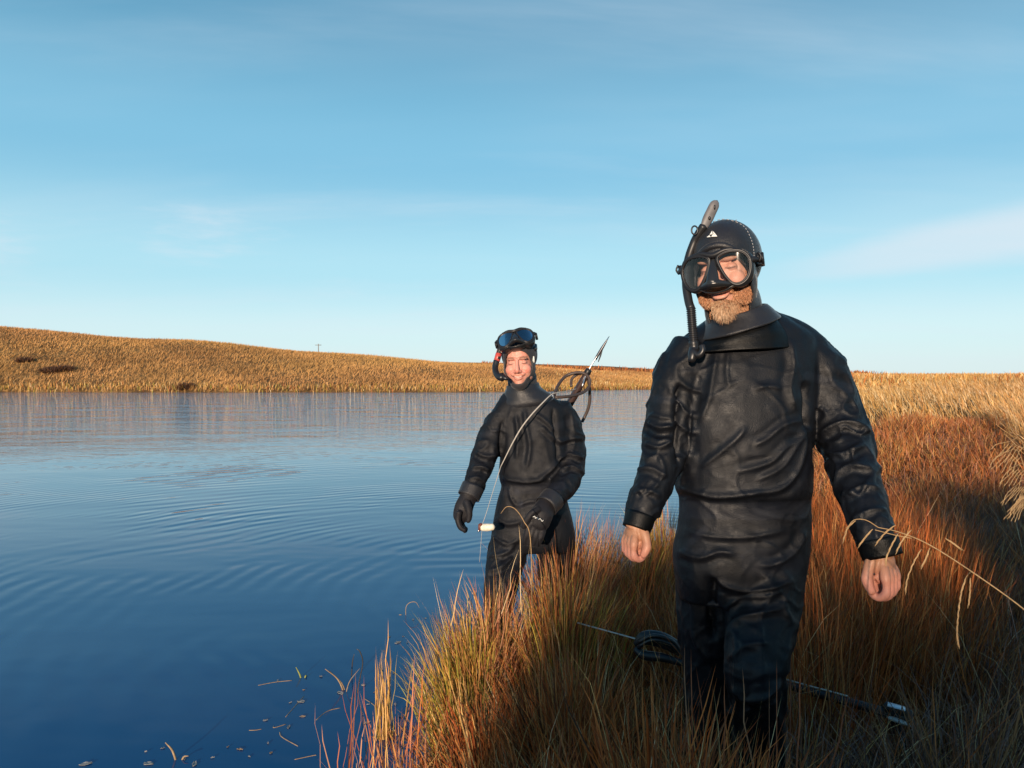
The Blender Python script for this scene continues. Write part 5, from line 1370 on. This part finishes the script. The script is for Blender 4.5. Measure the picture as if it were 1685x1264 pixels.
T2 = T; part('side_stem', [sweep([P(1622, 957, 1.10), P(1606, 945, 1.12), P(1597, 942, 1.14), P(1588, 952, 1.15)], [.0009, .0008, .0007, .0006], 6, 5)], STR, T2)
spikelet(T2, [(1590, 950), (1582, 975), (1577, 1010), (1575, 1040), (1577, 1062)], 1.15, 22, .0014); spikelet(T2, [(1597, 952), (1596, 975), (1594, 995)], 1.15, 9, .0010)
# plumes at the right edge
for i, (x0, y0, pts) in enumerate([(1700, 905, [(1685, 735), (1655, 728), (1632, 738)]), (1705, 900, [(1680, 752), (1650, 745), (1628, 770)]), (1710, 930, [(1690, 775), (1665, 770), (1645, 800)]), (1712, 940, [(1690, 800), (1668, 802), (1650, 830)]), (1700, 960, [(1690, 830), (1674, 826), (1662, 850)]), (1715, 980, [(1695, 812), (1680, 816), (1668, 845)])]):
    T3 = thing('seed_plume', ['highest nodding grass plume at the right edge', 'second highest nodding grass plume at the right edge', 'nodding grass plume in the middle of the right edge group, leaning farthest left', 'nodding grass plume just below the middle of the right edge group', 'lowest nodding grass plume at the right edge', 'short nodding grass plume closest to the right edge, above the lowest one'][i], 'grass plume', tuple(P(x0, y0 + 180, 2.1)), 'nodding plumes at the right edge')
    part('stem', [sweep([P(x0 + 10, y0 + 260, 2.1), P(x0, y0, 2.1), P(*pts[0], 2.1), P(*pts[1], 2.1)], [.0011, .001, .0008, .0006], 5, 5)], STR, T3)
    for j in range(5):
        f = j / 5; a = np.array(pts[0]) * (1 - f) + np.array(pts[1]) * f
        spikelet(T3, [tuple(a), tuple(a + np.array((-9, 10))), tuple(a + np.array((-14 - 3 * j, 26 + rng.uniform(-6, 6))))], 2.1, 7, .0009)
    spikelet(T3, [pts[1], tuple((np.array(pts[1]) + np.array(pts[2])) / 2 + np.array((-3, -2))), pts[2]], 2.1, 9, .0010)

# tall single stems in front of the tussocks and the front diver's legs
ST = []
for a in [(880, 872, 895, 1010, 3.0), (905, 868, 880, 1000, 3.1), (852, 862, 853, 985, 3.1)]: ST.append(a)
G = Grass()
for px1, py1, px0, py0, d in [(853, 862, 858, 1010, 3.1), (882, 868, 868, 1020, 3.0), (806, 880, 832, 1010, 2.95), (846, 900, 825, 1010, 2.95), (762, 935, 742, 1030, 2.9), (1190, 1105, 1192, 1320, 1.78), (1228, 1095, 1240, 1320, 1.75), (1266, 1108, 1266, 1320, 1.76), (1279, 1090, 1277, 1320, 1.8),
                              (1300, 1095, 1300, 1320, 1.75), (1322, 1100, 1312, 1320, 1.72), (1378, 1130, 1345, 1320, 1.7), (1136, 1065, 1142, 1320, 1.9), (1126, 1055, 1135, 1320, 1.9), (1150, 1090, 1165, 1320, 1.9), (1380, 1215, 1340, 1320, 1.5)]:
    stalk(G, px0, py0, px1, py1, d, .0042, 'straw' if d > 2.5 else 'pink', rng.normal(0, .03))
o = G.build('tall_stems', kind='stuff', label='single dry stems standing above the tussocks'); 
# two arched stalks over the far diver's thigh
T4 = thing('seed_stalk', 'thin pale arching grass stalk in front of the gloved hand of the far diver', 'grass stalk', tuple(P(876, 1010, 3.1)))
part('stem', [sweep([P(876, 1020, 3.1), P(873, 890, 3.1), P(862, 858, 3.1), P(848, 838, 3.1), P(834, 834, 3.1), P(824, 845, 3.1)], [.0022, .002, .0018, .0016, .0013, .0008], 5, 6)], STR, T4)

# ------------------------------------------------------------------ pole on the far crest
pc = P(524, 580, 160.); zt = P(524, 566, 160.)[2]; gz3 = float(ground(np.array([pc[0]]), np.array([pc[1]]))[0])
T5 = thing('utility_pole', 'tiny thin utility pole standing on the crest of the far bank', 'utility pole', (pc[0], pc[1], gz3))
PM = mat('grey_wood', (.20, .18, .16), .8)
part('pole', [sweep([(pc[0], pc[1], gz3 - .3), (pc[0], pc[1], zt)], [.11, .08], 8, 1)], PM, T5)
part('crossarm', [box((pc[0], pc[1] - .12, zt - .25), (1.3, .1, .12))], PM, T5)
